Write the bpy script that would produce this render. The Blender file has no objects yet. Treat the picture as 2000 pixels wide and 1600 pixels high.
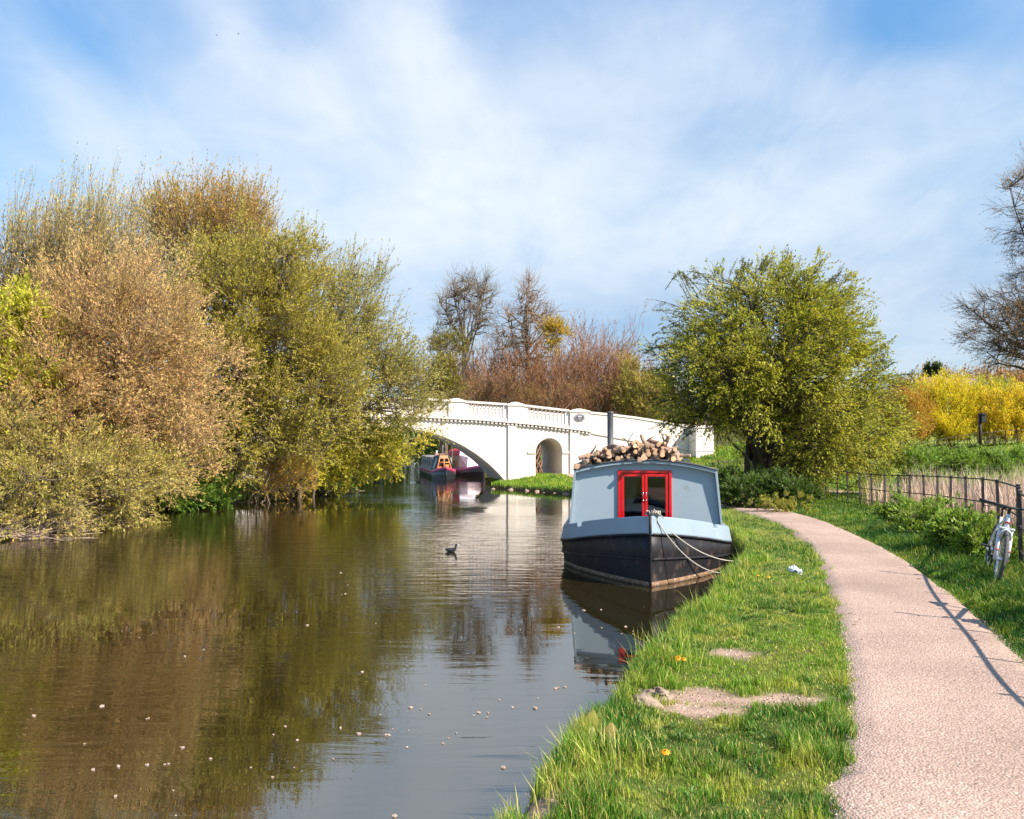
import bpy, math, random
import numpy as np
from mathutils import Vector, Matrix
R_ = math.radians
scene = bpy.context.scene
COL = scene.collection
# ---------------------------------------------------------------- camera
CAM_H, F, PX0, PY0 = 2.1, 1600.0, 1000.0, 800.0
PITCH = math.atan(70 / 1600)
cam_d = bpy.data.cameras.new("camera")
cam_d.sensor_width = 36; cam_d.lens = 36 * F / 2000
cam_d.clip_end = 3000; cam_d.clip_start = 0.05
cam = bpy.data.objects.new("camera", cam_d); COL.objects.link(cam)
cam.location = (0, 0, CAM_H); cam.rotation_euler = (math.pi / 2 + PITCH, 0, 0)
scene.camera = cam

def ray(px, py):
    r, u = (px - PX0) / F, (PY0 - py) / F
    return np.array([r, math.cos(PITCH) - u * math.sin(PITCH), math.sin(PITCH) + u * math.cos(PITCH)])
def at_z(px, py, z):
    d = ray(px, py); k = (z - CAM_H) / d[2]
    return np.array([d[0] * k, d[1] * k, z])
def at_y(px, py, Y):
    d = ray(px, py); k = Y / d[1]
    return np.array([d[0] * k, Y, CAM_H + d[2] * k])
# ---------------------------------------------------------------- light
SUN_EL = R_(40.0)
SUN_H = np.array([0.85, -0.53]); SUN_H /= np.linalg.norm(SUN_H)
SUN = np.array([SUN_H[0] * math.cos(SUN_EL), SUN_H[1] * math.cos(SUN_EL), math.sin(SUN_EL)])
sd = bpy.data.lights.new("sun", 'SUN'); sd.energy = 5.0; sd.angle = R_(0.5); sd.color = (1.0, 0.90, 0.77)
sun = bpy.data.objects.new("sun", sd); COL.objects.link(sun)
sun.rotation_euler = Vector(SUN).to_track_quat('Z', 'Y').to_euler()
sun.location = (20, -15, 30)
vs = scene.view_settings
vs.view_transform = 'Standard'; vs.look = 'None'; vs.gamma = 1; vs.use_curve_mapping = False
vs.exposure = 0.85
scene.render.engine = 'CYCLES'
scene.cycles.max_bounces = 6; scene.cycles.transparent_max_bounces = 8
scene.cycles.diffuse_bounces = 3; scene.cycles.glossy_bounces = 3
scene.cycles.use_denoising = True

world = bpy.data.worlds.new("World"); scene.world = world; world.use_nodes = True
def build_world():
    nt = world.node_tree; N, L = nt.nodes, nt.links
    N.clear()
    out = N.new('ShaderNodeOutputWorld'); bg = N.new('ShaderNodeBackground')
    bg.inputs['Strength'].default_value = 0.082
    L.new(bg.outputs[0], out.inputs[0])
    sky = N.new('ShaderNodeTexSky'); sky.sky_type = 'NISHITA'; sky.sun_disc = False
    sky.sun_elevation = SUN_EL; sky.sun_rotation = math.atan2(SUN_H[0], SUN_H[1])
    sky.air_density = 1.0; sky.dust_density = 0.6; sky.ozone_density = 2.0
    tc = N.new('ShaderNodeTexCoord'); sep = N.new('ShaderNodeSeparateXYZ')
    L.new(tc.outputs['Generated'], sep.inputs[0])
    def M(op, a, b=None, c=None, clamp=False):
        n = N.new('ShaderNodeMath'); n.operation = op; n.use_clamp = clamp
        for i, v in enumerate((a, b, c)):
            if v is None: continue
            if isinstance(v, (int, float)): n.inputs[i].default_value = v
            else: L.new(v, n.inputs[i])
        return n.outputs[0]
    zc = M('MAXIMUM', sep.outputs[2], 0.0)
    den = M('ADD', zc, 0.22)
    qx = M('DIVIDE', sep.outputs[0], den); qy = M('DIVIDE', sep.outputs[1], den)
    def q(px, py):
        d = ray(px, py); d = d / np.linalg.norm(d); k = max(d[2], 0) + 0.22
        return np.array([d[0] / k, d[1] / k])
    comb = N.new('ShaderNodeCombineXYZ'); L.new(qx, comb.inputs[0]); L.new(qy, comb.inputs[1])
    def noise(scale, detail, rough, vec, dist=0.0):
        n = N.new('ShaderNodeTexNoise'); n.inputs['Scale'].default_value = scale
        n.inputs['Detail'].default_value = detail; n.inputs['Roughness'].default_value = rough
        n.inputs['Distortion'].default_value = dist
        L.new(vec, n.inputs['Vector']); return n.outputs['Fac']
    def warp(vec, sc, amt, det=3):
        nw = N.new('ShaderNodeTexNoise'); nw.inputs['Scale'].default_value = sc; nw.inputs['Detail'].default_value = det; L.new(vec, nw.inputs['Vector'])
        vm = N.new('ShaderNodeVectorMath'); vm.operation = 'SUBTRACT'; L.new(nw.outputs['Color'], vm.inputs[0]); vm.inputs[1].default_value = (.5, .5, .5)
        vs_ = N.new('ShaderNodeVectorMath'); vs_.operation = 'SCALE'; L.new(vm.outputs[0], vs_.inputs[0]); vs_.inputs['Scale'].default_value = amt
        va = N.new('ShaderNodeVectorMath'); va.operation = 'ADD'; L.new(vec, va.inputs[0]); L.new(vs_.outputs[0], va.inputs[1]); return va.outputs[0]
    V1 = warp(comb.outputs[0], 1.3, .30, 2)
    wsep = N.new('ShaderNodeSeparateXYZ'); L.new(V1, wsep.inputs[0]); wx, wy = wsep.outputs[0], wsep.outputs[1]
    mp = N.new('ShaderNodeMapping'); mp.inputs['Rotation'].default_value = (0, 0, R_(-40)); mp.inputs['Scale'].default_value = (2.3, .95, 1)
    L.new(V1, mp.inputs[0]); fib = noise(1.7, 10, 0.62, mp.outputs[0], 0.35); soft = noise(1.25, 5, 0.5, V1)
    total = None
    # (pixel end, pixel end, half width in deck units, strength) of each streak seen in the picture
    streaks = [((690, -60), (900, 190), .11, .95), ((760, 40), (1010, 240), .075, .5), ((340, -40), (470, 130), .055, .75), ((430, 80), (620, 260), .16, .35),
               ((0, 60), (330, 330), .10, .35), ((150, 380), (900, 400), .45, .60), ((700, 400), (1650, 430), .40, .80), ((900, 220), (1100, 420), .3, .45),
               ((1400, 450), (2060, 300), .22, .55), ((1130, 200), (1480, 100), .14, .55), ((560, 100), (1000, 380), .22, .35), ((1180, 60), (1500, 30), .14, .30),
               ((1480, 130), (1760, 230), .15, .30), ((1800, 60), (2150, 180), .22, .32), ((600, 60), (640, 220), .08, .35), ((1500, 700), (2000, 600), .8, .35),
               ((250, 640), (1400, 560), .9, .40), ((1080, 275), (1520, 300), .12, -.42), ((850, 20), (990, 120), .06, -.4), ((470, 20), (590, 110), .07, -.35), ((1700, 380), (1900, 345), .10, -.3),
               ((1560, 90), (1900, 60), .10, -.4), ((60, 20), (250, 170), .05, -.35), ((1010, 190), (1100, 280), .08, -.3), ((1100, 640), (1350, 640), .3, -.35)]
    for a, b, w, s in streaks:
        qa, qb = q(*a), q(*b); c = (qa + qb) / 2; d = qb - qa; ln = np.linalg.norm(d) / 2 * 1.1; d = d / np.linalg.norm(d)
        dx = M('SUBTRACT', wx, float(c[0])); dy = M('SUBTRACT', wy, float(c[1]))
        al = M('ADD', M('MULTIPLY', dx, float(d[0] / ln)), M('MULTIPLY', dy, float(d[1] / ln)))
        ac = M('ADD', M('MULTIPLY', dx, float(-d[1] / w)), M('MULTIPLY', dy, float(d[0] / w)))
        r2 = M('ADD', M('MULTIPLY', al, al), M('MULTIPLY', ac, ac))
        g = M('MULTIPLY', M('POWER', 2.718, M('MULTIPLY', r2, -0.9)), s)
        total = g if total is None else M('ADD', total, g)
    puff = noise(5.5, 9, 0.6, comb.outputs[0], 0.6)
    tex = M('ADD', M('ADD', M('MULTIPLY', fib, 0.48), M('MULTIPLY', soft, 0.27)), M('MULTIPLY', puff, 0.25))        # about .5
    d1 = M('MULTIPLY', total, M('ADD', M('MULTIPLY', M('SUBTRACT', tex, 0.5), 3.1), 0.9))
    d2 = M('MULTIPLY', M('MAXIMUM', M('SUBTRACT', tex, 0.47), 0.0), 1.3)
    dens = M('MULTIPLY', M('ADD', M('MULTIPLY', M('MAXIMUM', d1, 0.0), 1.25), d2), 0.62)
    dens = M('SUBTRACT', 1.0, M('POWER', 2.718, M('MULTIPLY', dens, -1.25)))
    # thins out to a pale haze at the horizon
    hz = M('MULTIPLY', M('POWER', M('SUBTRACT', 1.0, M('MINIMUM', M('MULTIPLY', zc, 2.2), 1.0)), 2.0), 0.25)
    dens = M('MINIMUM', M('ADD', dens, hz), 0.95)
    mix = N.new('ShaderNodeMix'); mix.data_type = 'RGBA'
    L.new(dens, mix.inputs['Factor'])
    tint = N.new('ShaderNodeMix'); tint.data_type = 'RGBA'; tint.blend_type = 'MULTIPLY'; tint.inputs['Factor'].default_value = 1
    L.new(sky.outputs[0], tint.inputs['A'])
    cr = N.new('ShaderNodeValToRGB'); e = cr.color_ramp.elements; L.new(zc, cr.inputs[0])
    e[0].position = 0.0; e[0].color = (.38, .43, .53, 1); e[1].position = .48; e[1].color = (.60, .86, .95, 1)
    for ps, c in ((.167, (.41, .485, .555)), (.28, (.53, .69, .71))): x = e.new(ps); x.color = (*c, 1)
    dbl = N.new('ShaderNodeVectorMath'); dbl.operation = 'SCALE'; dbl.inputs['Scale'].default_value = 1.85; L.new(cr.outputs[0], dbl.inputs[0]); L.new(dbl.outputs[0], tint.inputs['B'])
    L.new(tint.outputs['Result'], mix.inputs['A']); mix.inputs['B'].default_value = (6.5, 6.9, 7.3, 1)
    L.new(mix.outputs['Result'], bg.inputs['Color'])
build_world()

# ---------------------------------------------------------------- helpers
rng = np.random.default_rng(7)
random.seed(7)
def nrm(v): return v / np.maximum(np.linalg.norm(v, axis=-1, keepdims=True), 1e-9)

class NM:
    """collects vertices / faces / colours and links them as one mesh object"""
    def __init__(s): s.V = []; s.F = []; s.C = []; s.M = []; s.S = []; s.n = 0
    def add(s, V, Fs, col=(1, 1, 1), mat=0, smooth=False):
        V = np.asarray(V, dtype=np.float32).reshape(-1, 3)
        c = np.asarray(col, dtype=np.float32)
        if c.ndim == 1: c = np.broadcast_to(c[:3], (len(V), 3))
        if not isinstance(Fs, (list, tuple)) or (len(Fs) and isinstance(Fs[0], (list, tuple)) ):
            if isinstance(Fs, np.ndarray): Fs = [Fs]
            else:
                d = {}
                for f in Fs: d.setdefault(len(f), []).append(f)
                Fs = [np.array(v) for v in d.values()]
        for f in Fs:
            f = np.asarray(f, dtype=np.int32)
            s.F.append(f + s.n); s.M.append((mat, smooth, len(f)))
        s.V.append(V); s.C.append(c); s.n += len(V)
        return s
    def shift(s, v):
        s.V = [(a + np.asarray(v, np.float32)).astype(np.float32) for a in s.V]; return s
    def mesh(s, name):
        me = bpy.data.meshes.new(name)
        V = np.concatenate(s.V); C = np.concatenate(s.C)
        me.vertices.add(len(V)); me.vertices.foreach_set('co', V.ravel())
        loops = np.concatenate([f.ravel() for f in s.F]); tot = np.concatenate([np.full(len(f), f.shape[1], np.int32) for f in s.F])
        me.loops.add(len(loops)); me.loops.foreach_set('vertex_index', loops)
        start = np.concatenate([[0], np.cumsum(tot)[:-1]]).astype(np.int32)
        me.polygons.add(len(tot)); me.polygons.foreach_set('loop_start', start)
        try: me.polygons.foreach_set('loop_total', tot)
        except Exception: pass
        me.polygons.foreach_set('material_index', np.concatenate([np.full(c, m, np.int32) for m, _, c in s.M]))
        me.polygons.foreach_set('use_smooth', np.concatenate([np.full(c, sm, bool) for _, sm, c in s.M]))
        me.update(calc_edges=True); me.validate()
        if not (len(C) and np.allclose(C, 1)):
            at = me.color_attributes.new('Col', 'FLOAT_COLOR', 'POINT')
            at.data.foreach_set('color', np.concatenate([C, np.ones((len(C), 1), np.float32)], 1).ravel())
        return me
    def build(s, name, mats, parent=None, **tags):
        me = s.mesh(name)
        for m in (mats if isinstance(mats, (list, tuple)) else [mats]): me.materials.append(m)
        return link(name, me, parent, **tags)
def link(name, data, parent=None, loc=None, rot=None, **tags):
    o = bpy.data.objects.new(name, data); COL.objects.link(o)
    if parent is not None: o.parent = parent
    if loc is not None: o.location = [float(v) for v in loc]
    if rot is not None: o.rotation_euler = rot
    for k, v in tags.items(): o[k] = v
    return o
def empty(name, loc=(0, 0, 0), rot=(0, 0, 0), **tags):
    o = link(name, None, None, loc, rot, **tags); o.empty_display_size = 0.2; return o
def dup(src, parent=None, loc=None, rot=None, **tags):
    o = src.copy(); COL.objects.link(o)
    if parent is not None: o.parent = parent
    if loc is not None: o.location = [float(v) for v in loc]
    if rot is not None: o.rotation_euler = rot
    for k, v in tags.items(): o[k] = v
    return o

def box(m, x0, x1, y0, y1, z0, z1, col=(1, 1, 1), mat=0, b=0.0):
    if b <= 0:
        V = [(x, y, z) for x in (x0, x1) for y in (y0, y1) for z in (z0, z1)]
        return m.add(V, [(0, 1, 3, 2), (4, 6, 7, 5), (0, 4, 5, 1), (2, 3, 7, 6), (0, 2, 6, 4), (1, 5, 7, 3)], col, mat)
    # chamfered box
    V = []; idx = {}
    for i, x in enumerate((x0, x1)):
        for j, y in enumerate((y0, y1)):
            for k, z in enumerate((z0, z1)):
                sx, sy, sz = (1 - 2 * i) * b, (1 - 2 * j) * b, (1 - 2 * k) * b
                for a, p in enumerate(((x, y + sy, z + sz), (x + sx, y, z + sz), (x + sx, y + sy, z))):
                    idx[i, j, k, a] = len(V); V.append(p)
    g = lambda i, j, k, a: idx[i, j, k, a]
    Fq = [(g(0,0,0,0), g(0,0,1,0), g(0,1,1,0), g(0,1,0,0)), (g(1,0,0,0), g(1,1,0,0), g(1,1,1,0), g(1,0,1,0)),
          (g(0,0,0,1), g(1,0,0,1), g(1,0,1,1), g(0,0,1,1)), (g(0,1,0,1), g(0,1,1,1), g(1,1,1,1), g(1,1,0,1)),
          (g(0,0,0,2), g(0,1,0,2), g(1,1,0,2), g(1,0,0,2)), (g(0,0,1,2), g(1,0,1,2), g(1,1,1,2), g(0,1,1,2))]
    for i in (0, 1):
        for j in (0, 1): Fq.append((g(i,j,0,0), g(i,j,1,0), g(i,j,1,1), g(i,j,0,1)))
        for k in (0, 1): Fq.append((g(i,0,k,0), g(i,1,k,0), g(i,1,k,2), g(i,0,k,2)))
    for j in (0, 1):
        for k in (0, 1): Fq.append((g(0,j,k,1), g(1,j,k,1), g(1,j,k,2), g(0,j,k,2)))
    for i in (0, 1):
        for j in (0, 1):
            for k in (0, 1): Fq.append((g(i,j,k,0), g(i,j,k,1), g(i,j,k,2)))
    return m.add(V, Fq, col, mat)

def tube_geo(P, Rr, S=3, phase=0.0):
    """P (N,K,3) polylines, Rr (N,K) radii -> V (N*K*S,3), quads"""
    P = np.asarray(P, float); Rr = np.asarray(Rr, float)
    N_, K = P.shape[:2]
    T = nrm(np.gradient(P, axis=1))
    ref = np.where(np.abs(nrm(P[:, -1:] - P[:, :1])[..., 2:3]) < 0.85, np.array([0, 0, 1.0]), np.array([1.0, 0, 0]))
    A = nrm(np.cross(T, np.broadcast_to(ref, T.shape))); B = np.cross(T, A)
    th = np.arange(S) * 2 * math.pi / S + phase
    ring = P[:, :, None] + Rr[:, :, None, None] * (np.cos(th)[:, None] * A[:, :, None] + np.sin(th)[:, None] * B[:, :, None])
    V = ring.reshape(-1, 3)
    n = np.arange(N_)[:, None, None]; k = np.arange(K - 1)[None, :, None]; s_ = np.arange(S)[None, None, :]
    b0 = n * K * S + k * S
    q = np.stack([b0 + s_, b0 + (s_ + 1) % S, b0 + S + (s_ + 1) % S, b0 + S + s_], -1).reshape(-1, 4)
    return V, q
def tubes(m, P, Rr, S=3, col=(1, 1, 1), mat=0, smooth=True):
    V, q = tube_geo(P, Rr, S)
    c = np.asarray(col, float)
    if c.ndim == 2: c = np.repeat(c, len(V) // len(c), axis=0)
    m.add(V, q, c, mat, smooth)
def tube(m, pts, r, S=8, col=(1, 1, 1), mat=0, caps=True):
    P = np.array([pts], float); K = P.shape[1]
    rr = np.full((1, K), r, float) if np.isscalar(r) else np.array([r], float)
    V, q = tube_geo(P, rr, S); Fs = [q]
    if caps: Fs += [np.array([list(range(S))[::-1]]), np.array([[(K - 1) * S + i for i in range(S)]])]
    m.add(V, Fs, col, mat, S > 5)
def lathe(m, prof, S=12, c=(0, 0, 0), col=(1, 1, 1), mat=0, smooth=True):
    V = []; 
    for r, z in prof:
        for i in range(S):
            a = 2 * math.pi * i / S; V.append((c[0] + r * math.cos(a), c[1] + r * math.sin(a), c[2] + z))
    Fq = [(k * S + i, k * S + (i + 1) % S, (k + 1) * S + (i + 1) % S, (k + 1) * S + i) for k in range(len(prof) - 1) for i in range(S)]
    Fq += [tuple(range(S))[::-1], tuple((len(prof) - 1) * S + i for i in range(S))]
    m.add(V, Fq, col, mat, smooth)
def ellipsoid(m, c, r, S=10, K=7, col=(1, 1, 1), mat=0, rot=None):
    V = []
    for k in range(K + 1):
        ph = math.pi * k / K
        for i in range(S):
            a = 2 * math.pi * i / S
            p = Vector((r[0] * math.sin(ph) * math.cos(a), r[1] * math.sin(ph) * math.sin(a), r[2] * math.cos(ph)))
            if rot is not None: p = rot @ p
            V.append((p.x + c[0], p.y + c[1], p.z + c[2]))
    Fq = [(k * S + i, (k + 1) * S + i, (k + 1) * S + (i + 1) % S, k * S + (i + 1) % S) for k in range(K) for i in range(S)]
    m.add(V, Fq, col, mat, True)

# value noise on numpy arrays
_tab = np.random.default_rng(3).random((256, 256))
def vn(x, y, sc=1.0, seed=0):
    x = np.asarray(x) / sc + seed * 17.3; y = np.asarray(y) / sc + seed * 9.1
    xi = np.floor(x).astype(int); yi = np.floor(y).astype(int); fx = x - xi; fy = y - yi
    fx = fx * fx * (3 - 2 * fx); fy = fy * fy * (3 - 2 * fy)
    g = lambda a, b: _tab[a % 256, b % 256]
    return (g(xi, yi) * (1 - fx) + g(xi + 1, yi) * fx) * (1 - fy) + (g(xi, yi + 1) * (1 - fx) + g(xi + 1, yi + 1) * fx) * fy
def fbm(x, y, sc=1.0, seed=0, o=3):
    t = 0; a = 1; s = 0
    for i in range(o): t = t + a * vn(x, y, sc / 2 ** i, seed + i); s += a; a *= .5
    return t / s
def sstep(a, b, x):
    t = np.clip((np.asarray(x, float) - a) / (b - a), 0, 1); return t * t * (3 - 2 * t)
def poly_sdf(X, Y, poly, closed=True):
    """distance to a polygon, negative inside"""
    poly = np.asarray(poly, float); X = np.asarray(X, float); Y = np.asarray(Y, float)
    d = np.full(X.shape, 1e9); ins = np.zeros(X.shape, bool)
    n = len(poly)
    for i in range(n if closed else n - 1):
        a = poly[i]; b = poly[(i + 1) % n]; e = b - a
        t = np.clip(((X - a[0]) * e[0] + (Y - a[1]) * e[1]) / max(e @ e, 1e-9), 0, 1)
        d = np.minimum(d, (X - a[0] - t * e[0]) ** 2 + (Y - a[1] - t * e[1]) ** 2)
        if closed and a[1] != b[1]:
            c = ((a[1] > Y) != (b[1] > Y)) & (X < (b[0] - a[0]) * (Y - a[1]) / (b[1] - a[1]) + a[0])
            ins ^= c
    d = np.sqrt(d)
    return np.where(ins, -d, d) if closed else d
def smooth_curve(pts, n, closed=False):
    """Catmull-Rom through points, n samples"""
    P = np.asarray(pts, float); P = np.vstack([2 * P[0] - P[1], P, 2 * P[-1] - P[-2]])
    out = []
    segs = len(P) - 3
    for u in np.linspace(0, segs - 1e-6, n):
        i = int(u); t = u - i; a, b, c, d = P[i:i + 4]
        out.append(0.5 * ((2 * b) + (-a + c) * t + (2 * a - 5 * b + 4 * c - d) * t * t + (-a + 3 * b - 3 * c + d) * t ** 3))
    return np.array(out)

# ---------------------------------------------------------------- materials
def mat(name, col=(.5, .5, .5), rough=.6, metal=0, spec=.5, attr=False, noise=None, bump=None, transl=0, coat=0, wear=None, stretch=(1, 1, 1)):
    m = bpy.data.materials.new(name); m.use_nodes = True
    nt = m.node_tree; N, L = nt.nodes, nt.links
    b = N['Principled BSDF']; out = N['Material Output']
    b.inputs['Roughness'].default_value = rough; b.inputs['Metallic'].default_value = metal
    b.inputs['Specular IOR Level'].default_value = spec; b.inputs['Coat Weight'].default_value = coat
    tc = N.new('ShaderNodeTexCoord'); mp = N.new('ShaderNodeMapping'); mp.inputs['Scale'].default_value = stretch
    L.new(tc.outputs['Object'], mp.inputs[0])
    if attr:
        a = N.new('ShaderNodeAttribute'); a.attribute_name = 'Col'; src = a.outputs['Color']
    else:
        rg = N.new('ShaderNodeRGB'); rg.outputs[0].default_value = (*col, 1); src = rg.outputs[0]
    def nz(sc, det=4, rgh=.6):
        n = N.new('ShaderNodeTexNoise'); n.inputs['Scale'].default_value = sc; n.inputs['Detail'].default_value = det
        n.inputs['Roughness'].default_value = rgh; L.new(mp.outputs[0], n.inputs['Vector']); return n.outputs['Fac']
    if noise:   # list of (scale, amount)
        for sc, am in noise:
            mr = N.new('ShaderNodeMapRange'); L.new(nz(sc), mr.inputs[0])
            mr.inputs[1].default_value = .25; mr.inputs[2].default_value = .75; mr.inputs[3].default_value = 1 - am; mr.inputs[4].default_value = 1 + am
            mx = N.new('ShaderNodeVectorMath'); mx.operation = 'SCALE'; L.new(src, mx.inputs[0]); L.new(mr.outputs[0], mx.inputs['Scale']); src = mx.outputs[0]
    if wear:    # (colour, scale, threshold, softness, amount)
        c2, sc, th, so, am = wear
        mr = N.new('ShaderNodeMapRange'); L.new(nz(sc, 8, .65), mr.inputs[0]); mr.inputs[1].default_value = th; mr.inputs[2].default_value = th + so
        mr.inputs[3].default_value = 0; mr.inputs[4].default_value = am
        mx = N.new('ShaderNodeMix'); mx.data_type = 'RGBA'; L.new(mr.outputs[0], mx.inputs['Factor']); L.new(src, mx.inputs['A']); mx.inputs['B'].default_value = (*c2, 1)
        src = mx.outputs['Result']
    L.new(src, b.inputs['Base Color'])
    if bump:
        sc, st = bump
        bp = N.new('ShaderNodeBump'); bp.inputs['Strength'].default_value = st; bp.inputs['Distance'].default_value = .02
        L.new(nz(sc, 6, .65), bp.inputs['Height']); L.new(bp.outputs[0], b.inputs['Normal'])
    if transl:
        tr = N.new('ShaderNodeBsdfTranslucent'); L.new(src, tr.inputs[0])
        ms = N.new('ShaderNodeMixShader'); ms.inputs[0].default_value = transl
        L.new(b.outputs[0], ms.inputs[1]); L.new(tr.outputs[0], ms.inputs[2]); L.new(ms.outputs[0], out.inputs[0])
    return m
M = {}
M['leaf'] = mat('leaf', attr=True, rough=.5, spec=.3, transl=.45)
M['grass'] = mat('grass', attr=True, rough=.45, spec=.35, transl=.3)
M['bark'] = mat('bark', attr=True, rough=.85, spec=.2, noise=[(6, .3), (30, .3)], bump=(20, .5))
M['ground'] = mat('ground', attr=True, rough=.95, spec=.1, noise=[(1.3, .2), (9, .25), (50, .35)], bump=(30, .8))
M['soil'] = mat('soil', (.36, .27, .20), rough=.95, spec=.1, noise=[(3, .15), (30, .25)], bump=(40, .6))
M['stone_white'] = mat('stone_white', (.82, .725, .65), rough=.8, spec=.25, noise=[(.6, .05), (6, .05)], bump=(18, .2), wear=((.36, .29, .23), 2.6, .56, .2, .5), stretch=(1.6, 1.6, .6))
M['stone_grey'] = mat('stone_grey', (.42, .38, .33), rough=.9, spec=.2, noise=[(4, .2), (25, .25)], bump=(14, .8))
M['road'] = mat('road', (.2, .19, .18), rough=.9, noise=[(5, .15)])
M['boat_blue'] = mat('boat_blue', (.33, .405, .45), rough=.42, spec=.4, noise=[(1.2, .035), (7, .03)], wear=((.20, .19, .17), 3.2, .64, .07, .5), bump=(2.2, .09))
M['band_blue'] = mat('band_blue', (.275, .345, .40), rough=.4, spec=.45, noise=[(2, .05)], wear=((.25, .2, .16), 5, .68, .05, .6), bump=(4, .05))
M['hull_black'] = mat('hull_black', (.018, .016, .018), rough=.5, spec=.3, noise=[(3, .3), (20, .3)], wear=((.15, .10, .075), 5.5, .57, .14, .7), bump=(6, .2), stretch=(1, 1, .6))
M['rust'] = mat('rust', (.20, .115, .06), rough=.9, noise=[(8, .4), (40, .4)], bump=(30, .6), wear=((.42, .36, .30), 14, .55, .1, .8))
M['red'] = mat('red', (.62, .008, .012), rough=.22, spec=.6, coat=.4, noise=[(6, .08)], bump=(30, .03))
M['dark_metal'] = mat('dark_metal', (.09, .09, .095), rough=.5, metal=.3, noise=[(5, .3)], bump=(20, .1))
M['flue'] = mat('flue', (.13, .125, .13), rough=.55, metal=.2, noise=[(4, .25)])
M['chrome'] = mat('chrome', (.75, .75, .78), rough=.15, metal=1)
M['fence_iron'] = mat('fence_iron', (.045, .042, .045), rough=.55, metal=.2, noise=[(6, .3)], wear=((.22, .11, .06), 7, .5, .12, .75), bump=(40, .3))
M['rope'] = mat('rope', (.50, .45, .38), rough=.9, noise=[(60, .25)], bump=(120, .8))
M['log_bark'] = mat('log_bark', attr=True, rough=.9, noise=[(14, .3), (60, .3)], bump=(40, .8))
M['log_end'] = mat('log_end', attr=True, rough=.8, noise=[(20, .15)])
M['white_paint'] = mat('white_paint', (.66, .67, .69), rough=.3, coat=.3)
M['tyre'] = mat('tyre', (.10, .095, .09), rough=.8, noise=[(40, .3)], bump=(80, .5))
M['black_plastic'] = mat('black_plastic', (.02, .02, .024), rough=.5)
M['petal'] = mat('petal', (.62, .46, .36), rough=.7, transl=.3)
M['col'] = mat('col', attr=True, rough=.55, noise=[(5, .08)])
M['col_gloss'] = mat('col_gloss', attr=True, rough=.3, noise=[(5, .06)])
M['feather'] = mat('feather', attr=True, rough=.6)
def glass_mat():
    m = bpy.data.materials.new('glass_dark'); m.use_nodes = True; nt = m.node_tree; N, L = nt.nodes, nt.links; b = N['Principled BSDF']
    b.inputs['Roughness'].default_value = .03; b.inputs['Base Color'].default_value = (.9, .9, .9, 1); b.inputs['IOR'].default_value = 1.5
    tr = N.new('ShaderNodeBsdfTransparent'); tr.inputs[0].default_value = (.75, .75, .72, 1)
    gl = N.new('ShaderNodeBsdfGlossy'); gl.inputs['Roughness'].default_value = .02
    fr = N.new('ShaderNodeFresnel'); fr.inputs[0].default_value = 1.6
    ms = N.new('ShaderNodeMixShader'); L.new(fr.outputs[0], ms.inputs[0]); L.new(tr.outputs[0], ms.inputs[1]); L.new(gl.outputs[0], ms.inputs[2])
    L.new(ms.outputs[0], N['Material Output'].inputs[0]); return m
M['glass'] = glass_mat()
def path_mat():
    m = bpy.data.materials.new('path_gravel'); m.use_nodes = True; nt = m.node_tree; N, L = nt.nodes, nt.links; b = N['Principled BSDF']
    b.inputs['Roughness'].default_value = .95; b.inputs['Specular IOR Level'].default_value = .15
    tc = N.new('ShaderNodeTexCoord')
    def vor(sc):
        v = N.new('ShaderNodeTexVoronoi'); v.inputs['Scale'].default_value = sc; L.new(tc.outputs['Object'], v.inputs['Vector']); return v
    def nz(sc, d=5):
        n = N.new('ShaderNodeTexNoise'); n.inputs['Scale'].default_value = sc; n.inputs['Detail'].default_value = d; L.new(tc.outputs['Object'], n.inputs['Vector']); return n
    v1 = vor(85); cr = N.new('ShaderNodeValToRGB'); e = cr.color_ramp.elements
    e[0].position = 0; e[0].color = (.21, .14, .105, 1); e[1].position = 1; e[1].color = (.70, .54, .41, 1)
    x = e.new(.25); x.color = (.405, .28, .222, 1); x = e.new(.8); x.color = (.49, .35, .28, 1)
    L.new(v1.outputs['Color'], cr.inputs[0])
    n1 = nz(.9); mr = N.new('ShaderNodeMapRange'); mr.inputs[1].default_value = .3; mr.inputs[2].default_value = .7; mr.inputs[3].default_value = .80; mr.inputs[4].default_value = 1.14
    L.new(n1.outputs['Fac'], mr.inputs[0])
    n2 = nz(25); mr2 = N.new('ShaderNodeMapRange'); mr2.inputs[1].default_value = .3; mr2.inputs[2].default_value = .7; mr2.inputs[3].default_value = .9; mr2.inputs[4].default_value = 1.08
    L.new(n2.outputs['Fac'], mr2.inputs[0])
    mu = N.new('ShaderNodeMath'); mu.operation = 'MULTIPLY'; L.new(mr.outputs[0], mu.inputs[0]); L.new(mr2.outputs[0], mu.inputs[1])
    sc = N.new('ShaderNodeVectorMath'); sc.operation = 'SCALE'; L.new(cr.outputs[0], sc.inputs[0]); L.new(mu.outputs[0], sc.inputs['Scale'])
    L.new(sc.outputs[0], b.inputs['Base Color'])
    v2 = vor(70); bp = N.new('ShaderNodeBump'); bp.inputs['Strength'].default_value = .75; bp.inputs['Distance'].default_value = .008
    inv = N.new('ShaderNodeMath'); inv.operation = 'SUBTRACT'; inv.inputs[0].default_value = 1; L.new(v2.outputs['Distance'], inv.inputs[1])
    L.new(inv.outputs[0], bp.inputs['Height']); L.new(bp.outputs[0], b.inputs['Normal']); return m
M['path'] = path_mat()
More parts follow.
